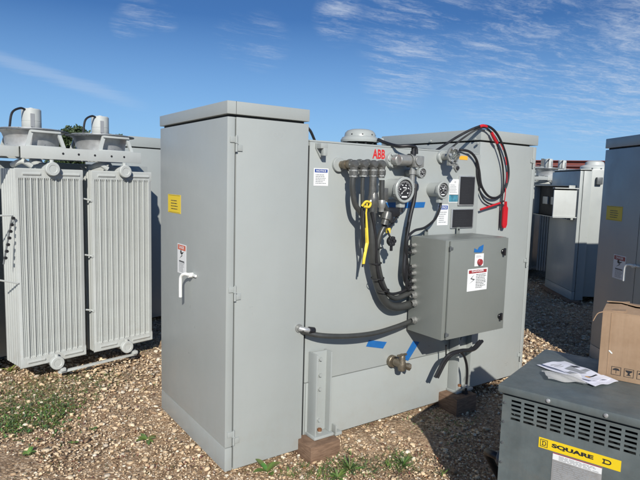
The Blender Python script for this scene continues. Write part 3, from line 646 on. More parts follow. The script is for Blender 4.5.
# ---- control box
BX0, BX1, BY0, BY1, BZ0, BZ1 = 2.554, 3.150, 2.256, 2.566, .635, 1.263
def control_box():
    m = MB(); m.box(BX0, BX1, BY0+.012, BY1, BZ0, BZ1, BOXG, .004)
    for z in (BZ0+.02, BZ1-.06): m.box(BX0+.04, BX1-.04, BY1, YT-.001, z, z+.04, GREY, 0)
    for x in (BX0+.12, BX1-.16): m.box(x, x+.03, BY1-.006, BY1+.002, BZ1-.01, BZ1+.045, BOXG, .002); m.cyl((x+.015, BY1-.007, BZ1+.03), (x+.015, BY1-.010, BZ1+.03), .007, GAP_DARK, 10)
    body = m.build('control_box', ROOT)
    d = MB(); d.box(BX0+.028, BX1-.001, BY0-.004, BY0+.008, BZ0+.004, BZ1-.004, BOXG, .003); d.box(BX0+.034, BX1-.006, BY0+.007, BY0+.013, BZ0+.01, BZ1-.01, GAP_DARK, 0); door = d.build('box_door', body)
    PB = PL((BX0, BY0-.004, 0), (1, 0, 0)); PB.n = Vector((0, -1, 0))
    for px, py in ((454, 248.5), (452, 334)):
        q = PB.pt(px, py); h = MB(); h.cyl((BX0+.026, BY0-.003, q.z-.014), (BX0+.026, BY0-.003, q.z+.014), .006, STEELD, 8); h.box(BX0+.03, BX0+.045, BY0-.010, BY0-.0045, q.z-.008, q.z+.008, STEELD, .001); h.build('hinge', body)
    for px, py in ((502.5, 251.5), (499, 316)):
        q = PB.pt(px, py); h = MB(); h.cyl((q.x, q.y, q.z), (q.x, q.y-.012, q.z), .017, BLKGLOSS, 16); h.box(q.x-.008, q.x+.008, q.y-.024, q.y-.012, q.z-.025, q.z+.025, BLKGLOSS, .003); h.build('latch', door)
    danger_label('danger_sticker', door, PB, (468, 269.5), (486.5, 289), head=DRED, wide=True)
    u0, v1 = PB.uv(475, 254); u1, v0 = PB.uv(483, 265.5); w, h_ = u1-u0, v1-v0; M = PB.M(u0, v0, .0015); s = MB(); s.box(0, w, 0, h_, -.001, 0, WHITE, 0, M)
    lines(s, w*.15, w*.85, h_*.72, h_*.9, 2, GINK, .0004, M); s.build('push_plate', door)
    s = MB(); s.cyl(M @ Vector((w*.5, h_*.33, .0004)), M @ Vector((w*.5, h_*.33, .016)), w*.24, DRED, 20); s.build('push_button', door)
    tape([(474, 252.3), (474.5, 248.3), (477.5, 249.8), (479, 247), (483.6, 244.5), (483, 250), (481.5, 252.5)], P=PB, parent=door)
    for i, py in enumerate((245, 251.5, 266, 273, 280.5, 287.5, 295, 303, 320)):
        yy = 2.50 if i != 8 else 2.505
        d_ = ray(415, py); q = CAM+d_*((BX0-CAM.x)/d_.x); big = .019 if i >= 6 else .012
        s = MB(); s.lathe((BX0, q.y, q.z), (-1, 0, 0), [(0, big*1.25), (.008, big*1.25), (.008, big), (.022, big), (.022, big*.85), (.036, big*.8)], NUT, 14); s.hexa((BX0-.008, q.y, q.z), (BX0-.014, q.y, q.z), big*1.25, ALU)
        s.build('cable_gland', body)
        if i < 6:
            t = MB(); t.tube([(BX0-.03, q.y, q.z), (BX0-.06, q.y-.0, q.z-.008), (BX0-.085, q.y-.005, q.z+.03), (BX0-.09, q.y-.01, q.z+.12)], .0085, BLACK, 8, 5); t.build('control_cable', body)
    return body, door
cbox, cdoor = control_box()
hose([(302, 330, 2.54), (309, 333.3, 2.53), (325, 335.8, 2.50), (350, 336, 2.48), (375, 333, 2.48), (397, 326.5, 2.50), (412, 320.5, 2.515)], .0155, HOSE, 'flexible_conduit')
m = MB(); c = PYL.pt(298.5, 328); m.lathe((c.x, Y0, c.z), (0, -1, 0), [(0, .024), (.008, .024), (.008, .016), (.02, .016), (.02, 0)], ALU, 16)
m.tube([(c.x, Y0-.012, c.z), (c.x+.02, Y0-.03, c.z-.005), (c.x+.05, Y0-.035, c.z-.012)], .015, GALV, 12, 4); m.cyl((c.x+.045, Y0-.035, c.z-.011), (c.x+.085, Y0-.034, c.z-.020), .021, BLACK, 14); m.build('conduit_gland', cabL)
# cables below the control box
m = MB()
for dx, dz in ((0, 0), (.022, -.006)):
    m.tube([E(480+dx*100, 341, 2.45), E(472, 349, 2.42)+Vector((dx, 0, dz)), E(461, 350.5, 2.40)+Vector((dx, 0, dz)), E(450, 354, 2.40)+Vector((dx, 0, dz)), E(443, 362, 2.42)+Vector((dx, 0, dz)), E(435, 377.5, 2.44)+Vector((dx, 0, dz))], .0115, BLACK, 10, 6)
m.tube([E(459, 351, 2.4), E(464, 356, 2.41), E(467, 368, 2.44), E(466.5, 384, 2.46), E(465, 394, 2.47)], .009, BLACK, 10, 6)
m.tube([E(446, 345, 2.46), E(446, 358, 2.46)], .005, BLACK, 8, 1); m.build('power_cable', cbox)
m = MB(); c = E(466, 386, 2.46); m.cyl(c+Vector((0, 0, .012)), c-Vector((0, 0, .012)), .013, GALV, 12); c = E(465, 394, 2.47); m.cyl(c+Vector((0, 0, .03)), c-Vector((0, 0, .03)), .02, BLACK, 14); m.build('cable_plug', cbox)
# spare cable loops over the right cabinet
def loop():
    yf = 2.56; m = MB()
    m.tube([E(424, 158, 2.62), E(440, 148, 2.66), E(458, 136.5, 2.64), E(475, 128, 2.585), E(487, 126, 2.575), E(497, 134, 2.57), E(505, 152, 2.575), E(508.5, 172, 2.58), E(505.5, 188, 2.58), E(498, 197, 2.58), E(489, 196.5, 2.575), E(481.5, 186, 2.57), E(479, 170, 2.57), E(476, 159, 2.56), E(470, 152, 2.56), E(461, 150, 2.58), E(450, 151, 2.66)], .009, BLACK, 10, 8)
    m.tube([E(451, 148, 2.64), E(464, 137.5, 2.62), E(478, 129, 2.58), E(488, 129, 2.565), E(496, 142, 2.57), E(502, 162, 2.575), E(503.5, 182, 2.58), E(502, 200, 2.58), E(500.5, 228, 2.58)], .0065, BLACK, 10, 8)
    m.tube([E(480, 182, 2.58), E(479.5, 190, 2.58), E(484, 200, 2.58), E(492, 204.5, 2.58), E(499, 203, 2.57), E(504, 201, 2.56)], .006, BLACK, 10, 8)
    m.tube([E(474.5, 158, 2.6), E(477, 162, 2.58), E(477.5, 176, 2.58), E(480, 188, 2.58)], .008, BLACK, 10, 6)
    o = m.build('spare_cable', tank)
    t = MB(); t.tube([E(479.5, 126.6, 2.578), E(483, 125.8, 2.572), E(486.5, 126.8, 2.57)], .0115, TAG, 10, 4); t.build('red_wrap_tape', o)
    t = MB(); t.tube([E(491.5, 132.5, 2.562), E(494.5, 139, 2.562), E(497, 143, 2.565)], .0115, TAG, 10, 4); t.build('red_wrap_tape', o)
    for a_, b_2 in (((500.5, 144), (503.2, 150)), ((505, 157), (506.4, 165)), ((506.8, 172), (506.6, 183)), ((505.6, 188), (504.3, 202))): t = MB(); t.tube([E(*a_, 2.562), E((a_[0]+b_2[0])/2+.3, (a_[1]+b_2[1])/2, 2.562), E(*b_2, 2.562)], .0035, TAG, 8, 3); t.build('red_wrap_tape', o)
    t = MB(); t.tube([E(480.5, 209.5, 2.57), E(488, 207, 2.57), E(500, 203, 2.56)], .0075, TAG, 8, 4); t.build('red_wrap_tape', o)
    return o
loop()
m = MB(); c = E(504.3, 214, 2.575); M = frame(c, (1, 0, 0))
m.poly([(-.016, -.105), (-.026, -.08), (-.026, .045), (-.012, .06), (-.008, .095), (.008, .095), (.012, .06), (.026, .045), (.026, -.08), (.012, -.105)], .012, TAG, M)
m.build('red_tag', None, 'red plastic tag hanging from the cable loop on the right cabinet of the central transformer', 'tag', loc=c)
m = MB()
for k, (dx, w) in enumerate(((0, .009), (.010, .007))):
    P_ = [E(367+dx*60, 203, 2.42), E(365.5+dx*60, 213, 2.415), E(365.5+dx*150, 228, 2.42), E(366.5+dx*130, 243, 2.425), E(364.5+dx*90, 256, 2.42), E(363.5+dx*60, 264, 2.42)]
    vs = []; 
    for i, p in enumerate(P_):
        a = .5+i*.5+k; vs += [p+Vector((math.cos(a)*w, math.sin(a)*w*.6, 0)), p-Vector((math.cos(a)*w, math.sin(a)*w*.6, 0))]
    m.add(vs, [(2*i, 2*i+1, 2*i+3, 2*i+2) for i in range(len(P_)-1)], YRIB, True)
m.tube([E(362, 206, 2.43), E(366, 201.5, 2.415), E(370.5, 203, 2.42), E(369, 207, 2.415), E(364.5, 206.5, 2.415)], .007, YRIB, 8, 4)
m.build('yellow_ribbon', None, 'yellow ribbon knotted round a conduit and hanging down the tank face', 'ribbon', loc=E(366, 203, 2.42))
m = MB(); c = E(388, 230.5, 2.46); m.box(c.x-.012, c.x+.012, c.y-.012, c.y+.008, c.z-.016, c.z+.016, YRIB, .004); m.build('yellow_clip', tank)
hose([(308, 128, 2.62), (311, 132, 2.66), (314.5, 140, 2.7)], .008, BLACK, 'jumper_cable')
hose([(357, 143, 3.1), (390, 148, 3.0), (425, 150, 2.9), (440, 152, 2.8)], .012, BLACK, 'jumper_cable')
# timber blocks under the posts
m = MB(); m.box(UL-.075, UL+.135, 2.43, 2.66, -.01, .095, TIMBER, .006); m.build('timber_block', None, 'brown timber block under the left post of the central transformer', 'timber block', 'timber blocks under the transformer posts', loc=(UL, 2.5, 0))
m = MB(); m.box(u2-.085, u2+.125, 2.42, 2.64, -.01, .121, TIMBER, .006); m.build('timber_block', None, 'shaded timber block below the control box under the right post', 'timber block', 'timber blocks under the transformer posts', loc=(u2, 2.5, 0))
# ------------------------------------------------------------------ dry-type ventilated box at lower right
AZS = R(-73.4); SO = Vector((1.9698, 1.4156, 0)); HS = .75
TS = Matrix.Translation(SO) @ Matrix.Rotation(AZS, 4, 'Z')      # local x along the front, y to the back
def vent_box():
    root = thing('ventilated_transformer', SO, 'dark grey ventilated transformer box at lower right with yellow nameplate and slotted front', 'transformer', AZS)
    L, D = 1.0, .69; P = PL(SO+Vector((math.sin(AZS)*-.018, math.cos(AZS)*.018, 0)), (math.cos(AZS), math.sin(AZS), 0))
    yb = .018; m = MB(TS)
    # front sheet with real slots: bars between the openings
    cols = [(.056+.0543*k) for k in range(17)]; rows = [.690-.0195*k for k in range(5)]
    zt, zb = HS-.047, .05
    m.box(.018, L-.02, yb, yb+.004, zb, .600, SQG, 0); m.box(.018, L-.02, yb, yb+.004, .6975, zt, SQG, 0)
    prev = .018
    for c in cols: m.box(prev, c, yb, yb+.004, .600, .6975, SQG, 0); prev = c+.042
    m.box(prev, L-.02, yb, yb+.004, .600, .6975, SQG, 0)
    for c in cols:
        ed = .6975
        for r_ in rows:
            if ed-r_ > .001: m.box(c, c+.042, yb, yb+.004, r_, ed, SQG, 0)
            ed = r_-.0105
        m.box(c, c+.042, yb, yb+.004, .600, ed, SQG, 0)
    m.box(.018, .024, yb+.004, D-.02, zb, zt, SQG, 0); m.box(L-.026, L-.02, yb+.004, D-.02, zb, zt, SQG, 0); m.box(.024, L-.026, D-.025, D-.02, zb, zt, SQG, 0)
    m.box(.03, L-.03, .30, D-.04, zb, zt-.01, GAP_DARK, 0); m.box(.0245, L-.0265, yb+.006, D-.03, zb, .56, GAP_DARK, 0); m.box(.022, L-.022, yb+.006, D-.03, zt-.005, HS-.034, GAP_DARK, 0)  # shade behind the slots and under the lid put into near-black blocks
    m.box(.018, L-.02, .05, D-.05, .0, .05, SQG, .003)
    body = m.build('enclosure', root)
    l = MB(TS); l.box(0, L, 0, D, HS-.034, HS, SQG, .008); l.box(.006, L-.006, .004, D-.008, HS-.0345, HS-.033, SQG, 0)
    lid = l.build('lid', root)
    for x in (.21, .424, .64, .86):
        b = MB(TS); b.cyl((x, .0, HS-.017), (x, -.004, HS-.017), .0085, GALV, 14); b.lathe((x, -.004, HS-.017), (0, -1, 0), [(0, .0065), (.003, .005), (.004, 0)], GALV, 12); b.build('screw', lid)
    for x, z in ((.029, .67), (.029, .585), (.029, .49), (.029, .40)):
        b = MB(TS); b.cyl((x, yb, z), (x, yb-.005, z), .0055, STEELD, 10); b.build('rivet', body)
    b = MB(TS); b.cyl((.155, yb, .607), (.155, yb-.001, .607), .0035, INK, 8); b.build('rivet', body)
    # yellow plate
    M = frame(TS @ Vector((0, yb-.0015, 0)), P.u); n = MB(); x0, x1, z0, z1 = .180, .487, .519, .563
    n.box(x0, x1, z0, z1, -.001, 0, YEL, 0, M); hh = z1-z0
    for a in ((x0+.006, x0+.036, z0+.006, z0+.0085), (x0+.006, x0+.036, z1-.0085, z1-.006), (x0+.006, x0+.0085, z0+.0085, z1-.0085), (x0+.0335, x0+.036, z0+.0085, z1-.0085)): n.rect(*a, .0004, INK, M)
    def bigD(x, z, w, h, t):
        n.rect(x+w*.12, x+w*.12+t, z+t, z+h-t, .0004, INK, M); n.rect(x, x+w*.62, z, z+t, .0004, INK, M); n.rect(x, x+w*.62, z+h-t, z+h, .0004, INK, M)
        A = [(x+w*.62, z+t/2)]; N = 10
        for i in range(N):
            a0, a1 = -math.pi/2+math.pi*i/N, -math.pi/2+math.pi*(i+1)/N
            q = lambda a, rr: (x+w*.62+math.cos(a)*(w*.38-rr), z+h/2+math.sin(a)*(h/2-rr), .0004)
            n.add([q(a0, 0), q(a1, 0), q(a1, t), q(a0, t)], [(0, 1, 2, 3)], INK, False, M)
    bigD(x0+.013, z0+.012, .017, .020, .0032)
    n.text('SQUARE', x0+.052, z0+.0125, hh*.46, INK, .0004, M, width=.158, bold=.055); bigD(x0+.242, z0+.0125, .032, hh*.46, .0048)
    n.build('brand_plate', root)
    n = MB(); x0, x1, z0, z1 = .238, .424, .36, .516; n.box(x0, x1, z0, z1, -.001, 0, GALV, 0, M); n.rect(x0+.001, x1-.001, z1-.030, z1-.004, .0004, WHITE, M); n.rect(x0+.001, x1-.001, z1-.005, z1-.001, .0006, DRED, M)
    n.rect(x0+.004, x0+.02, z1-.026, z1-.008, .0007, WHITE, M); n.poly([(x0+.008, z1-.024), (x0+.015, z1-.017), (x0+.010, z1-.015), (x0+.016, z1-.010), (x0+.012, z1-.017), (x0+.017, z1-.019)], .0004, INK, M)
    lines(n, x0+.025, x1-.008, z1-.027, z1-.007, 4, GINK, .0008, M, .5); lines(n, x0+.006, x1-.006, z0+.01, z1-.036, 13, GINK, .0005, M, .45); n.build('rating_label', root)
    b = MB(TS); b.cyl((.018, .10, .375), (-.012, .10, .375), .034, STEELD, 18); b.tube([(-.012, .10, .375), (-.05, .11, .375), (-.09, .18, .33), (-.08, .34, .15), (-.04, .45, -.02)], .018, BLACK, 12, 5); b.build('cable_entry', root)
vent_box()
# carton
CO = Vector((2.4471, 1.2335, HS+.0015)); AZC = R(-69.2); TC = Matrix.Translation(CO) @ Matrix.Rotation(AZC, 4, 'Z')
def carton():
    root = thing('cardboard_box', CO, 'open brown cardboard box with worn flaps standing on the ventilated transformer', 'cardboard box', AZC)
    w, d, h, t = .42, .245, .30, .005; m = MB(TC)
    m.box(0, w, 0, t, 0, h, CARD, .001); m.box(0, w, d-t, d, 0, h, CARD, .001); m.box(0, t, t, d-t, 0, h, CARD, .001); m.box(w-t, w, t, d-t, 0, h, CARD, .001); m.box(t, w-t, t, d-t, 0, t, CARD, 0)
    m.box(.035, .037, -.0015, 0, 0, h, CARD, 0)
    body = m.build('carton_body', root)
    def flap(a, b, dirv, L, nm='flap'):
        f = MB(TC); a, b, dv = Vector(a), Vector(b), Vector(dirv); N = 7; vs = []
        for i in range(N+1):
            p = a.lerp(b, i/N); wv = Vector((0, 0, .006*math.sin(i*1.9)+random.uniform(-.003, .003)))
            q = p+dv*L*(1-random.random()*.06)+wv; vs += [p, q, q+Vector((0, 0, t)), p+Vector((0, 0, t))]
        fs = []
        for i in range(N):
            for k in range(4): fs.append((4*i+k, 4*i+(k+1) % 4, 4*i+4+(k+1) % 4, 4*i+4+k))
        fs += [(0, 1, 2, 3), (4*N+3, 4*N+2, 4*N+1, 4*N)]
        f.add(vs, fs, CARD); f.build(nm, body)
    flap((0, 0, h), (w, 0, h), Vector((0, .97, .10)), .125); flap((0, d, h+.004), (w, d, h+.004), Vector((0, -.93, .16)), .12)
    flap((0, .01, h+.001), (0, d-.01, h+.001), Vector((.9, 0, .07)), .10)
    f = MB(TC); f.tube([(0, .0, h), (-.02, -.01, h-.01), (-.035, -.012, h-.045)], .0022, CARD, 5, 3); f.build('torn_strip', body)
    M = frame(TC @ Vector((0, -.0012, 0)), (math.cos(AZC), math.sin(AZC), 0)); s = MB()
    for k, x in enumerate((.053, .103, .153, .203)):
        a = .038; z = .022; tt = .0018
        for r_ in ((x, x+a, z, z+tt), (x, x+a, z+a-tt, z+a), (x, x+tt, z+tt, z+a-tt), (x+a-tt, x+a, z+tt, z+a-tt)): s.rect(*r_, 0, INK, M)
        if k % 2 == 0:
            cx = x+a/2; s.add([(cx+.014*math.cos(q*math.pi/8), z+.022+.010*math.sin(q*math.pi/8), 0) for q in range(9)], [tuple(range(9))], INK, False, M); s.rect(cx-.0008, cx+.0008, z+.008, z+.022, 0, INK, M)
        else:
            cx = x+a/2; s.add([(cx+q[0], z+q[1], 0) for q in ((-.014, .031), (.014, .031), (.012, .025), (.004, .020), (.003, .014), (.010, .008), (-.010, .008), (-.003, .014), (-.004, .020), (-.012, .025))], [(0, 1, 2, 3, 8, 9), (3, 4, 7, 8), (4, 5, 6, 7)], INK, False, M)
    s.build('handling_marks', body)
    s = MB(); s.poly([(.035, .128), (.040, .131), (.052, .120), (.050, .115), (.043, .120)], .001, WPLAS, M); s.build('torn_patch', body)
carton()
# papers
def sheet_mesh(corners, z, mat, amp, N=14, M=TS, seed=1):
    rr = random.Random(seed); A, B, C_, D_ = [Vector(q) for q in corners]; vs = []
    ph = [rr.uniform(0, 6) for _ in range(4)]
    for j in range(N+1):
        for i in range(N+1):
            u, v = i/N, j/N; p = A*(1-u)*(1-v)+B*u*(1-v)+C_*u*v+D_*(1-u)*v
            vs.append((p.x, p.y, z+amp*(.55+.3*math.sin(u*5+ph[0])*math.cos(v*4+ph[1])+.18*math.sin(u*11+v*9+ph[2]))))
    K = (N+1)**2; rim = [i for i in range(N+1)]+[j*(N+1)+N for j in range(1, N+1)]+[N*(N+1)+i for i in range(N-1, -1, -1)]+[j*(N+1) for j in range(N-1, 0, -1)]
    m = MB(M); m.add(vs+[(x, y, q-.0012) for x, y, q in vs], [(j*(N+1)+i, j*(N+1)+i+1, (j+1)*(N+1)+i+1, (j+1)*(N+1)+i) for j in range(N) for i in range(N)]+
        [(K+j*(N+1)+i, K+(j+1)*(N+1)+i, K+(j+1)*(N+1)+i+1, K+j*(N+1)+i+1) for j in range(N) for i in range(N)]+[(rim[k], K+rim[k], K+rim[(k+1) % len(rim)], rim[(k+1) % len(rim)]) for k in range(len(rim))], mat, True); return m
m = sheet_mesh([(.055, .36), (.145, .50), (.40, .375), (.335, .235)], HS+.004, PAPER, .012, seed=3)
m.build('paper', None, 'lower creased white paper lying on the ventilated transformer', 'paper', loc=TS @ Vector((.2, .38, HS)))
m = sheet_mesh([(.08, .36), (.16, .465), (.37, .365), (.315, .26)], HS+.012, PAPER, .014, seed=5); zz2 = lambda a, b: HS+.032
top = list(m.v[:225]); m.M = None
def onpaper(u0, u1, v0, v1, mat, N=8):
    def at_(u, v):
        x, y = u*14, v*14; i, j = min(13, int(x)), min(13, int(y)); a, b = x-i, y-j; g = lambda ii, jj: Vector(top[jj*15+ii])
        return g(i, j)*(1-a)*(1-b)+g(i+1, j)*a*(1-b)+g(i, j+1)*(1-a)*b+g(i+1, j+1)*a*b+Vector((0, 0, .0012))
    vs = [at_(u0+(u1-u0)*i/N, v0+(v1-v0)*j/N) for j in range(N+1) for i in range(N+1)]
    m.add(vs, [(j*(N+1)+i, j*(N+1)+i+1, (j+1)*(N+1)+i+1, (j+1)*(N+1)+i) for j in range(N) for i in range(N)], mat)
onpaper(.06, .30, .45, .62, GINK); onpaper(.36, .62, .30, .66, GINK); onpaper(.30, .74, .80, .84, INK); onpaper(.64, .92, .28, .38, INK); onpaper(.66, .90, .50, .62, GINK); onpaper(.18, .30, .80, .88, AMBER); onpaper(.10, .55, .12, .15, GINK); onpaper(.10, .50, .2, .22, GINK)
m.build('paper', None, 'upper printed white paper with a dark stripe, nearest the cardboard box', 'paper', loc=TS @ Vector((.22, .38, HS)))
m = sheet_mesh([(.16, .17), (.10, .28), (.26, .30), (.31, .22)], HS+.006, PLASTIC, .022, seed=9); m.build('plastic_bag', None, 'clear crumpled plastic bag beside the white papers', 'plastic bag', loc=TS @ Vector((.2, .24, HS)))
# ------------------------------------------------------------------ left transformer with radiators and fans
AZL = R(14); LO = Vector((.5, 4.5, 0)); TL_ = Matrix.Translation(LO) @ Matrix.Rotation(AZL, 4, 'Z')
def radiator_panel(root, x0, x1, y0, nplates=7, pitch=.043, z0=.15, z1=1.64, fins=30, T=None, full=True):
    rad = MB(T); w = x1-x0
    for k in range(1, nplates): rad.box(x0+.004, x1-.004, y0+k*pitch-.008, y0+k*pitch+.024, z0+.004, z1-.004, RADG, .004)
    # pressed front plate
    prof = []; n = 10; e = .022; pw = (w-2*e)/n
    prof.append((x0, .004)); prof.append((x0+e*.6, 0))
    for k in range(n):
        a = x0+e+k*pw
        for fx, fy in ((.02, 0), (.08, .013), (.16, .013), (.21, .003), (.30, .003), (.35, .013), (.45, .013), (.50, .003), (.58, .003), (.63, .013), (.72, .013), (.78, -.006), (.94, -.006)): prof.append((a+fx*pw, fy))
    prof += [(x1-e*.6, 0), (x1, .004)]
    za, zb = z0+.085, z1-.085; vs = []; zs = [z0, z0+.006, z0+.07, za, zb, z1-.07, z1-.006, z1]
    for z in zs:
        k = 1 if (za-.001 <= z <= zb+.001) else 0
        for x, y in prof: vs.append((x, y0+(y*k if k else (.002 if z in (z0, z1) else -.004)), z))
    n = len(prof); rad.add(vs, [(j*n+i, j*n+i+1, (j+1)*n+i+1, (j+1)*n+i) for j in range(len(zs)-1) for i in range(n-1)], RADG, False)
    rad.box(x0, x1, y0+.012, y0+.018, z0, z1, RADG, .002)
    rad.box(x0, x0+.012, y0+.003, y0+.018, z0, z1, RADG, .002); rad.box(x1-.012, x1, y0+.003, y0+.018, z0, z1, RADG, .002)
    xm = (x0+x1)/2
    for z in (z0+.04, z1-.04):
        for a, b in ((x0+.05, xm-.075), (xm+.075, x1-.03)):
            rad.tube([(a, y0-.003, z), ((a+b)/2, y0-.003, z), (b, y0-.003, z)], .011, RADG, 8, 1)
    o = rad.build('radiator', root)
    for z in (z0+.0, z1-.0):
        h = MB(T); h.cyl((xm, y0-.05, z), (xm, y0+nplates*pitch+.25, z), .038, RADG, 20); h.lathe((xm, y0-.05, z), (0, -1, 0), [(-.03, .05), (0, .052), (.006, .048), (.006, .03), (.003, .027), (.003, 0)], RADG, 28)
        h.cyl((xm, y0-.03, z+.045), (xm, y0-.03, z+.068), .014, RADG, 10); h.build('header_pipe', o)
    return o
def fan(root, xc, yc, z, r=.25, T=None):
    m = MB(T)
    m.lathe((xc, yc, z+.125), (0, 0, -1), [(0, r*.98), (.02, r*.88), (.06, r*.82), (.12, r*.80)], GALV, 36)
    m.lathe((xc, yc, z+.124), (0, 0, -1), [(0, r*.96), (.02, r*.86), (.06, r*.80), (.12, r*.78)], GALV, 36)
    m.add([(xc+math.cos(a)*k, yc+math.sin(a)*k, zz_) for zz_ in (z+.135, z+.126) for a in [i*math.pi/18 for i in range(36)] for k in (r*.98, r*1.12)],
          [(2*i, 2*i+1, (2*i+3) % 72, (2*i+2) % 72) for i in range(36)]+[(72+2*i, 72+(2*i+2) % 72, 72+(2*i+3) % 72, 72+2*i+1) for i in range(36)]+[(2*i+1, 73+2*i, 72+(2*i+3) % 72, (2*i+3) % 72) for i in range(36)], STEELD, False)
    o = m.build('fan_shroud', root)
    for sy in (-1, 1):
        b = MB(T)
        for a in (R(66*sy), R(114*sy)):
            p = Vector((xc+math.cos(a)*r*1.0, yc+sy*r*1.05, z+.122)); q = Vector((xc+math.cos(a)*r*1.42, yc+sy*r*1.09, z-.001)); k = Vector((.013, 0, 0)); e = Vector((0, .02*sy, 0))
            b.add([p-k, p+k, q+k, q-k, p-k-e, p+k-e, q+k-e, q-k-e], [(0, 1, 2, 3), (4, 7, 6, 5), (0, 3, 7, 4), (1, 5, 6, 2)], RADG)
        y_ = yc+sy*r*1.06; b.box(xc-r*.46, xc+r*.46, y_-.011, y_+.011, z+.108, z+.124, RADG, .002); b.box(xc-r*.6, xc+r*.6, y_-.012, y_+.012, z, z+.010, RADG, .002)
        b.build('fan_bracket', o)
    g = MB(T)
    for k in range(5):
        rr = r*(.3+.16*k); g.lathe((xc, yc, z+.140), (0, 0, 1), [(0, rr-.002), (.004, rr), (0, rr+.002)], GALV, 32)
    for k in range(8):
        a = k*math.pi/4; g.tube([(xc, yc, z+.14), (xc+math.cos(a)*r, yc+math.sin(a)*r, z+.14)], .003, GALV, 5, 1)
    g.build('fan_guard', o)
    mo = MB(T); mo.lathe((xc, yc, z+.142), (0, 0, 1), [(0, 0), (0, .066), (.006, .070), (.06, .070), (.062, .068), (.064, .070), (.15, .070), (.158, .062), (.160, .02), (.166, .018), (.166, 0)], RADG, 28)
    mo.box(xc-.035, xc-.005, yc-.072, yc-.069, z+.16, z+.26, GINK, 0); mo.build('fan_motor', o)
    c = MB(T); c.tube([(xc-.05, yc-.03, z+.287), (xc-.10, yc-.05, z+.292), (xc-.165, yc-.07, z+.25), (xc-.19, yc-.08, z+.14)], .0085, BLACK, 8, 6); c.build('fan_cable', o)
    bl = MB(T)
    for k in range(4):
        a = k*math.pi/2+.5; p = Vector((xc, yc, z+.06)); u = Vector((math.cos(a), math.sin(a), 0)); v = Vector((-math.sin(a), math.cos(a), .5)).normalized()
        bl.add([p+u*.04-v*.05, p+u*r*.75-v*.09, p+u*r*.75+v*.09, p+u*.04+v*.05], [(0, 1, 2, 3)], STEELD)
    bl.build('fan_blade', o)
def left_unit(label):
    root = thing('radiator_transformer', LO, label, 'transformer', AZL, 'transformers with radiators and fans')
    T = TL_
    tkm = MB(T); tkm.box(-1.2, 1.45, .62, 1.75, .08, 1.70, GREY, .006); tkm.build('tank', root)
    radiator_panel(root, -.005, .492, 0, T=T); radiator_panel(root, .565, 1.10, 0, T=T)
    # bank on the far side to the left
    rb = MB(T)
    for k in range(9): rb.box(-.62, -.06, .34+k*.043, .353+k*.043, .16, 1.62, RADG, .004)
    rb.build('radiator', root)
    m = MB(T); m.box(.028, .985, -.03, -.024, 1.712, 1.80, RADG, .002); m.box(.028, .985, -.024, .05, 1.794, 1.80, RADG, .002)
    for x in (.33, .45, .58, .72, .83): m.cyl((x, -.0305, 1.758), (x, -.0315, 1.758), .009, INK, 10)
    m.box(-.4, .028, .0, .006, 1.72, 1.795, RADG, .002); m.box(-.4, .028, .006, .07, 1.789, 1.795, RADG, .001)
    m.box(-.4, 1.15, .56, .60, 1.72, 1.80, RADG, .003)
    for x in (0.04, .5, .97): m.box(x, x+.04, .05, .56, 1.73, 1.79, RADG, .002)
    m.build('fan_beam', root)
    for xm in (.243, .832):
        p = MB(T)
        p.tube([(xm+.02, .25, 1.64), (xm+.06, .40, 1.70), (xm+.1, .55, 1.66), (xm+.1, .66, 1.55)], .045, RADG, 14, 5)
        p.build('header_elbow', root)
        p = MB(T); p.tube([(xm-.12, .02, 1.655), (xm-.18, .04, 1.69), (xm-.22, .12, 1.66)], .02, RADG, 10, 4); p.build('lifting_eye', root)
    fan(root, .24, .30, 1.80, .235, T); fan(root, .80, .30, 1.80, .245, T)
    s = MB(T); s.box(.26, .93, -.035, -.005, .055, .073, RADG, .003)
    for x in (.265, .885): s.box(x, x+.04, -.055, -.0, .073, .10, RADG, .003)
    s.build('tie_bar', root)
    for z in (1.30, .85, .40): 
        s = MB(T); s.tube([(.485, .03, z+.12), (.575, .02, z+.10)], .007, RADG, 8, 1); s.hexa((.565, .02, z+.1), (.565, -.0, z+.1), .012, RADG)
        s.build('spacer_rod', root)
    s = MB(T); s.tube([(-.35, -.0, 1.30), (-.03, .0, 1.30)], .007, RADG, 6, 1); s.tube([(-.03, .0, 1.30), (-.10, .0, .95)], .006, STEELD, 6, 1); s.tube([(-.2, .0, .86), (-.005, -.002, .80)], .007, RADG, 6, 1)
    for k in range(7): q = Vector((-.03, -.004, 1.28)).lerp(Vector((-.10, -.004, .95)), k/7); s.hexa(q, q+Vector((0, -.02, 0)), .012, BLACK)
    s.build('brace_chain', root)
    c = MB(T); c.box(1.50, 2.15, 1.02, 2.0, .05, 1.90, GREY, .004); c.box(1.52, 2.13, 1.04, 1.98, 1.89, 2.0, GAP_DARK, 0); body = c.build('terminal_cabinet', root)
    l = MB(T); l.box(1.49, 2.16, 1.01, 2.01, 1.912, 2.018, GREY, .004); l.build('cabinet_lid', body)
    k = MB(T); k.box(.0, .9, .8, .9, .0, .08, STEELD, .003); k.box(.0, .9, 1.4, 1.5, 0, .08, STEELD, .003); k.build('base_rail', root)
    return root
LU = left_unit('light grey transformer at left with ribbed radiators below two cooling fans')
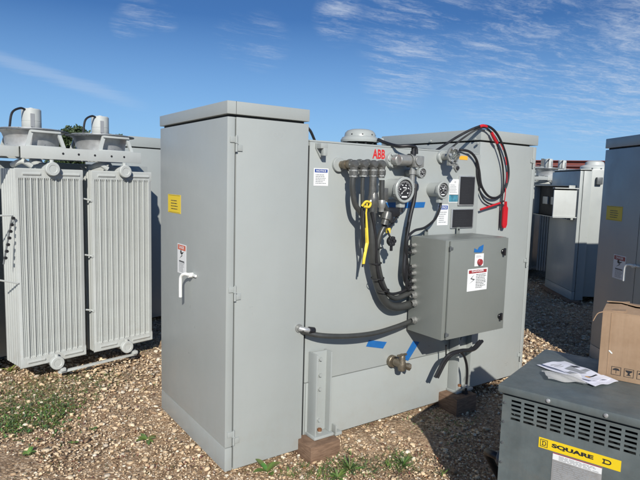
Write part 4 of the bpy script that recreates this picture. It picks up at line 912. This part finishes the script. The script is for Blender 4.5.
# ------------------------------------------------------------------ right cabinet unit and the row behind it
def rot_cabinet_unit(o, az, w, dface, zt, name, label, paint, lidh=.085, seam=None, tank_len=1.4, tank_h=1.83, detail=True, group=None):
    """o: far-left bottom corner of the visible door face; az: azimuth from near to far along that face"""
    ny = Vector((math.cos(az), math.sin(az), 0)); near = Vector(o)-ny*dface
    rz = az-math.pi/2; T = Matrix.Translation(near) @ Matrix.Rotation(rz, 4, 'Z')
    root = thing(name, near, label, 'transformer', rz, group)
    body, door = cabinet(root, T, w, dface, .03, zt, lidh, paint, kick=.12)
    P = PL(near, tuple(-ny))
    t = MB(T); t.box(w+.005, w+tank_len, .03, dface+.1, .08, tank_h, paint, .006); tk_ = t.build('tank', root)
    c = MB(T); c.box(w+tank_len+.005, w+tank_len+.55, 0, dface, .05, zt-.01, paint, .004); c.build('rear_cabinet', root)
    return root, body, door, P, T, tk_
FR, fb, fd, FP, FT, ftk = rot_cabinet_unit((5.0127, 2.622, 0), R(56), .55, 1.25, 2.052, 'pad_transformer', 'shaded grey transformer cabinet at the right edge with white handle and yellow sticker', GREY, tank_h=2.25, tank_len=1.9)  # tank out of view, raised to cast shade on the far transformer
yellow_label(fb, FP, (607, 205.5), (621.5, 221.5)); danger_label('danger_sticker', fb, FP, (614, 254), (624, 281), head=DRED)
q = FP.pt(635.5, 266); handle_L(fd, frame(q, FP.u), 1.0, 1)
u, _ = FP.uv(637, 250); s = MB(); s.box(u-.0015, u+.0015, .17, 1.94, -.001, .0012, GAP_DARK, 0, FP.M(0, 0, 0)); s.build('door_seam', fd)
MD, mb_, md_, MP_, MT, mtk = rot_cabinet_unit((7.98, 4.98, 0), R(51.5), .16, 1.057, 1.868, 'pad_transformer', 'far transformer between the cabinets with open instrument box and domed vent', GREY, lidh=.012, tank_len=1.3, tank_h=1.87)
# open instrument box on the far unit
m = MB(); u0_, v1_ = MP_.uv(541, 185); u1_, v0_ = MP_.uv(574, 220); M = MP_.M(u0_, v0_, 0); w_, h_ = u1_-u0_, v1_-v0_; dp_ = .10
m.box(0, w_, 0, .012, .001, dp_, GREY, .002, M); m.box(0, w_, h_-.012, h_, .001, dp_, GREY, .002, M); m.box(0, .012, .012, h_-.012, .001, dp_, GREY, .002, M); m.box(w_-.012, w_, .012, h_-.012, .001, dp_, GREY, .002, M); m.box(.012, w_-.012, .012, h_-.012, .001, .01, GAP_DARK, 0, M)  # shade inside the open box put into its near-black back
for k in range(3): m.box(w_*(.15+.25*k), w_*(.3+.25*k), h_*.38, h_*.62, .01, .03, GREY, .002, M)
ib = m.build('instrument_box', mb_)
dA = R(-30); P0_ = MP_.pt(576.5, 200, .03); DP = PL((P0_.x, P0_.y, 0), (math.cos(dA), math.sin(dA), 0)); ul, vd1 = DP.uv(554.5, 190); _, vd0 = DP.uv(576.5, 217)
m = MB(); DM = DP.M(0, 0, 0); m.box(ul, 0, vd0, vd1, -.02, 0, RADG, .003, DM); m.box(ul-.008, .008, vd1+.022, vd1+.034, -.03, .03, RADG, .001, DM); m.box(ul, 0, vd1+.001, vd1+.021, -.02, -.015, GAP_DARK, 0, DM); m.box(ul-.008, .008, vd0-.014, vd0-.002, -.03, .02, RADG, .001, DM); m.build('box_door', ib)
m = MB(MT); xc, yc = .36, .42
m.lathe((xc, yc, 1.872), (0, 0, 1), [(0, .19), (.04, .19), (.06, .17), (.07, .13), (.11, .12), (.13, .08), (.135, 0)], RADG, 28); m.build('vent_dome', mtk)
m = MB(MT); m.box(.22, .30, -.03, .03, 1.66, 1.76, STEELD, .01); m.build('lifting_lug', mtk)
m = MB(MT)
for k in range(9): m.cyl((.18+k*.12, .06, 1.871), (.18+k*.12, .06, 1.889), .012, STEELD, 8)
m.build('cover_bolts', mtk)
m = MB(MT); m.box(-.06, .10, -.10, 1.16, -.02, .028, TIMBER, .004); m.build('timber_sleeper', None, 'low brown timber under the far transformer with the open instrument box', 'timber', loc=MT @ Vector((0, .5, 0)))
# second radiator transformer farther back, a copy of the left one
L2 = copy_tree(LU); L2.location = (8.68, 5.30, 0); L2.rotation_euler = (0, 0, R(8)); L2['label'] = 'far radiator transformer in the gap right of the central transformer, its fans above the others'
# ------------------------------------------------------------------ red steel stacks far behind
m = MB()
d = ray(570, 163); d = d/math.hypot(d.x, d.y); c = Vector((d.x*24, d.y*24, 0)); u = Vector((d.y, -d.x, 0))
T = frame(c, u); T = Matrix(((u.x, d.x, 0, c.x), (u.y, d.y, 0, c.y), (0, 0, 1, 0), (0, 0, 0, 1)))
m.M = T
for k, (z, y, dx) in enumerate(((2.28, 0, 0), (2.50, .2, .8), (1.9, 0, -.6), (1.4, .1, .4))):
    for zz_, hh in ((0, .03), (.17, .03)): m.box(-5+dx, 7+dx, y-.12, y+.12, z+zz_, z+zz_+hh, REDSTEEL, 0)
    m.box(-5+dx, 7+dx, y-.01, y+.01, z+.03, z+.17, REDSTEEL, 0)
bst = m.build('steel_beams', None, 'red oxide steel beams racked beyond the far transformers at right', 'steel beams', loc=c)
m = MB(T)
for x in (-4, -1, 2, 5):
    m.box(x-.06, x+.06, -.2, -.13, 0, 2.75, STEELD, 0); m.box(x-.06, x+.06, .35, .42, 0, 2.75, STEELD, 0)
    for z in (1.37, 1.87, 2.25): m.box(x-.05, x+.05, -.13, .35, z-.03, z, STEELD, 0)
m.build('storage_rack', None, 'dark steel rack holding the red beams in the distance', 'rack', loc=c)
# ------------------------------------------------------------------ trees
def tree(px, dist, H, W_, label, seed):
    rr = np.random.default_rng(seed); d = ray(px, 150); d = d/math.hypot(d.x, d.y); base_ = Vector((d.x*dist, d.y*dist, 0))
    root = thing('broadleaf_tree', base_, label, 'tree', 0, 'green trees beyond the left transformer')
    m = MB(); m.tube([base_, base_+Vector((.1, 0, H*.3)), base_+Vector((0, .1, H*.55))], .2, BARK, 8, 4, rad=[.26, .18, .1])
    tips = []
    for k in range(7):
        a = rr.uniform(0, 6.28); tip = base_+Vector((math.cos(a)*W_*.32, math.sin(a)*W_*.32, H*rr.uniform(.5, .85))); tips.append(tip)
        m.tube([base_+Vector((0, 0, H*.28)), base_+Vector((math.cos(a)*W_*.12, math.sin(a)*W_*.12, H*.45)), tip], .06, BARK, 6, 4, rad=[.1, .06, .03])
    m.build('trunk', root)
    cl_ = [(t.x-base_.x, t.y-base_.y, t.z) for t in tips]+[(rr.normal()*W_*.2, rr.normal()*W_*.2, H*rr.uniform(.4, .93)) for _ in range(26)]
    P_ = []; 
    for c in cl_:
        n = 420; g = rr.normal(size=(n, 3)); g /= np.linalg.norm(g, axis=1)[:, None]; P_.append(np.array(c)+g*rr.uniform(.35, 1, (n, 1))*W_*.15*rr.uniform(.6, 1.2))
    P_ = np.concatenate(P_); n = len(P_); a = rr.normal(size=(n, 3)); a /= np.linalg.norm(a, axis=1)[:, None]; b = np.cross(a, rr.normal(size=(n, 3))); b /= np.linalg.norm(b, axis=1)[:, None]; s = rr.uniform(.05, .12, (n, 1))
    V = np.stack([P_-a*s, P_-b*s*.6, P_+a*s, P_+b*s*.6], 1).reshape(-1, 3); tone = np.repeat(np.array([(.035, .058, .02)])*rr.uniform(.6, 1.5, (n, 1)), 4, 0)
    o = fast_mesh('crown', V, np.arange(n*4).reshape(-1, 4), tone, LEAF); o.parent = root
tree(78, 34, 4.5, 2.6, 'green leafy tree showing between the two fans of the left transformer', 1)
tree(106, 30, 3.75, 2.4, 'green leafy tree top just behind the second cooling fan motor', 2)
tree(70, 42, 4.3, 3.2, 'farthest green tree low behind the first cooling fan', 3)
# ------------------------------------------------------------------ weeds and grass
def gpt(px, py): d = ray(px, py); return CAM+d*(-CAM.z/d.z)
def leaf(vs, fs, tn, base_, az, L, wd, lift, col_, droop=.5, N=5):
    b = len(vs); u = Vector((math.cos(az), math.sin(az), 0)); s = Vector((-math.sin(az), math.cos(az), 0))
    for i in range(N+1):
        t = i/N; p = base_+u*L*t*math.cos(lift)+Vector((0, 0, L*(t*math.sin(lift)-droop*.5*t*t))); w = wd*math.sin(math.pi*min(1, t*.92+.06))**.8
        vs += [p-s*w+Vector((0, 0, w*.35)), p, p+s*w+Vector((0, 0, w*.35))]; tn += [col_]*3
        if i: k = b+3*i; fs += [(k-3, k-2, k+1, k), (k-2, k-1, k+2, k+1)]
def weed(px, py, n, L, wd, label, seed, lift=(.2, .9), group='small weeds in the gravel', stem=.0, colr=(.10, .165, .04), cat='weed', name='weed'):
    rr = random.Random(seed); g = gpt(px, py); vs, fs, tn = [], [], []
    for k in range(n):
        az = k*2.4+rr.uniform(-.4, .4); c = tuple(q*rr.uniform(.75, 1.3) for q in colr)
        leaf(vs, fs, tn, g+Vector((0, 0, stem*rr.random())), az, L*rr.uniform(.6, 1.1), wd*rr.uniform(.7, 1.1), rr.uniform(*lift), c)
    V = np.array([tuple(v-g) for v in vs]); o = fast_mesh(name, V, np.array(fs), np.array(tn), LEAF, True); o.location = g; tag(o, label, cat, group); WM[o.name] = 1
weed(267, 474, 7, .105, .021, 'broad leaved green weed at the near foot of the left cabinet', 1, (.25, 1.2), stem=.02)
weed(147, 440, 8, .085, .014, 'low weed with narrow leaves in open gravel left of the cabinet', 2, (.1, .5))
weed(28, 455, 14, .06, .012, 'small round weed in the bottom left corner of the gravel', 3, (.2, .9))
weed(350, 470, 60, .10, .0035, 'grassy weed tuft just right of the left timber block', 4, (.2, 1.1))
weed(403, 466, 48, .10, .003, 'thin grassy tuft in the gravel near the shadow edge', 5, (.2, 1.2))
weed(338, 478, 22, .075, .009, 'leafy weed at the bottom edge below the timber block', 6, (.1, .9))
weed(93, 430, 6, .045, .008, 'tiny weed beside the grass patch on the left', 7, (.2, .9))
weed(10, 372, 8, .09, .012, 'yellowish weed under the corner of the left radiators', 8, (.4, 1.2), colr=(.16, .2, .04))
weed(442, 476, 10, .08, .003, 'single grass tuft inside the shadow near the ventilated box', 9, (.5, 1.3))
weed(72, 444, 6, .05, .008, 'small weed below the green patch at lower left', 10, (.2, .9))
def patch(name, pxs, n, L, wd, label, cat, seed, spread, colr):
    rr = random.Random(seed); vs, fs, tn = [], [], []
    for k in range(n):
        px, py, sx, sy = rr.choice(pxs); g = gpt(px+rr.gauss(0, sx), py+rr.gauss(0, sy)); c = tuple(q*rr.uniform(.6, 1.35) for q in colr)
        for j in range(rr.randint(2, 4)): leaf(vs, fs, tn, g+Vector((0, 0, .004)), rr.uniform(0, 6.28), L*rr.uniform(.5, 1.1), wd*rr.uniform(.6, 1.2), rr.uniform(.15, 1.2), c, N=3)
    o = fast_mesh(name, np.array([tuple(v) for v in vs]), np.array(fs), np.array(tn), LEAF, True); tag(o, label, cat, kind='stuff')
patch('clover_patch', [(20, 412, 20, 10), (45, 420, 14, 7), (8, 425, 12, 8), (60, 408, 12, 6)], 850, .030, .005, 'dark green low clover spreading over gravel at left', 'ground cover', 11, .3, (.095, .135, .04))
patch('grass', [(30, 385, 28, 7), (70, 392, 18, 9), (15, 400, 20, 8), (90, 380, 25, 6), (40, 400, 25, 9)], 1300, .036, .0017, 'thin short grass in the gravel before the left radiators', 'grass', 12, .3, (.14, .16, .06))
patch('grass', [(200, 380, 120, 40), (350, 470, 30, 6), (420, 440, 40, 20), (140, 345, 15, 5), (395, 470, 20, 6), (540, 320, 30, 20)], 420, .03, .0017, 'sparse grass blades scattered through the yard gravel', 'grass', 13, .3, (.10, .13, .05))

patch('leaf_litter', [(130, 420, 60, 25), (380, 450, 60, 20), (250, 470, 60, 6), (550, 300, 22, 25), (545, 270, 15, 12), (530, 345, 10, 8), (60, 450, 40, 18), (450, 440, 30, 20)], 900, .022, .0035, 'dry brown leaf litter scattered over the gravel', 'leaf litter', 14, .3, (.16, .095, .05))
patch('grass', [(335, 468, 12, 5), (365, 466, 16, 5), (300, 474, 20, 3), (400, 462, 10, 5), (440, 425, 18, 12), (545, 285, 20, 15)], 330, .045, .0022, 'green grass blades growing along the foot of the central transformer', 'grass', 15, .3, (.12, .17, .05))
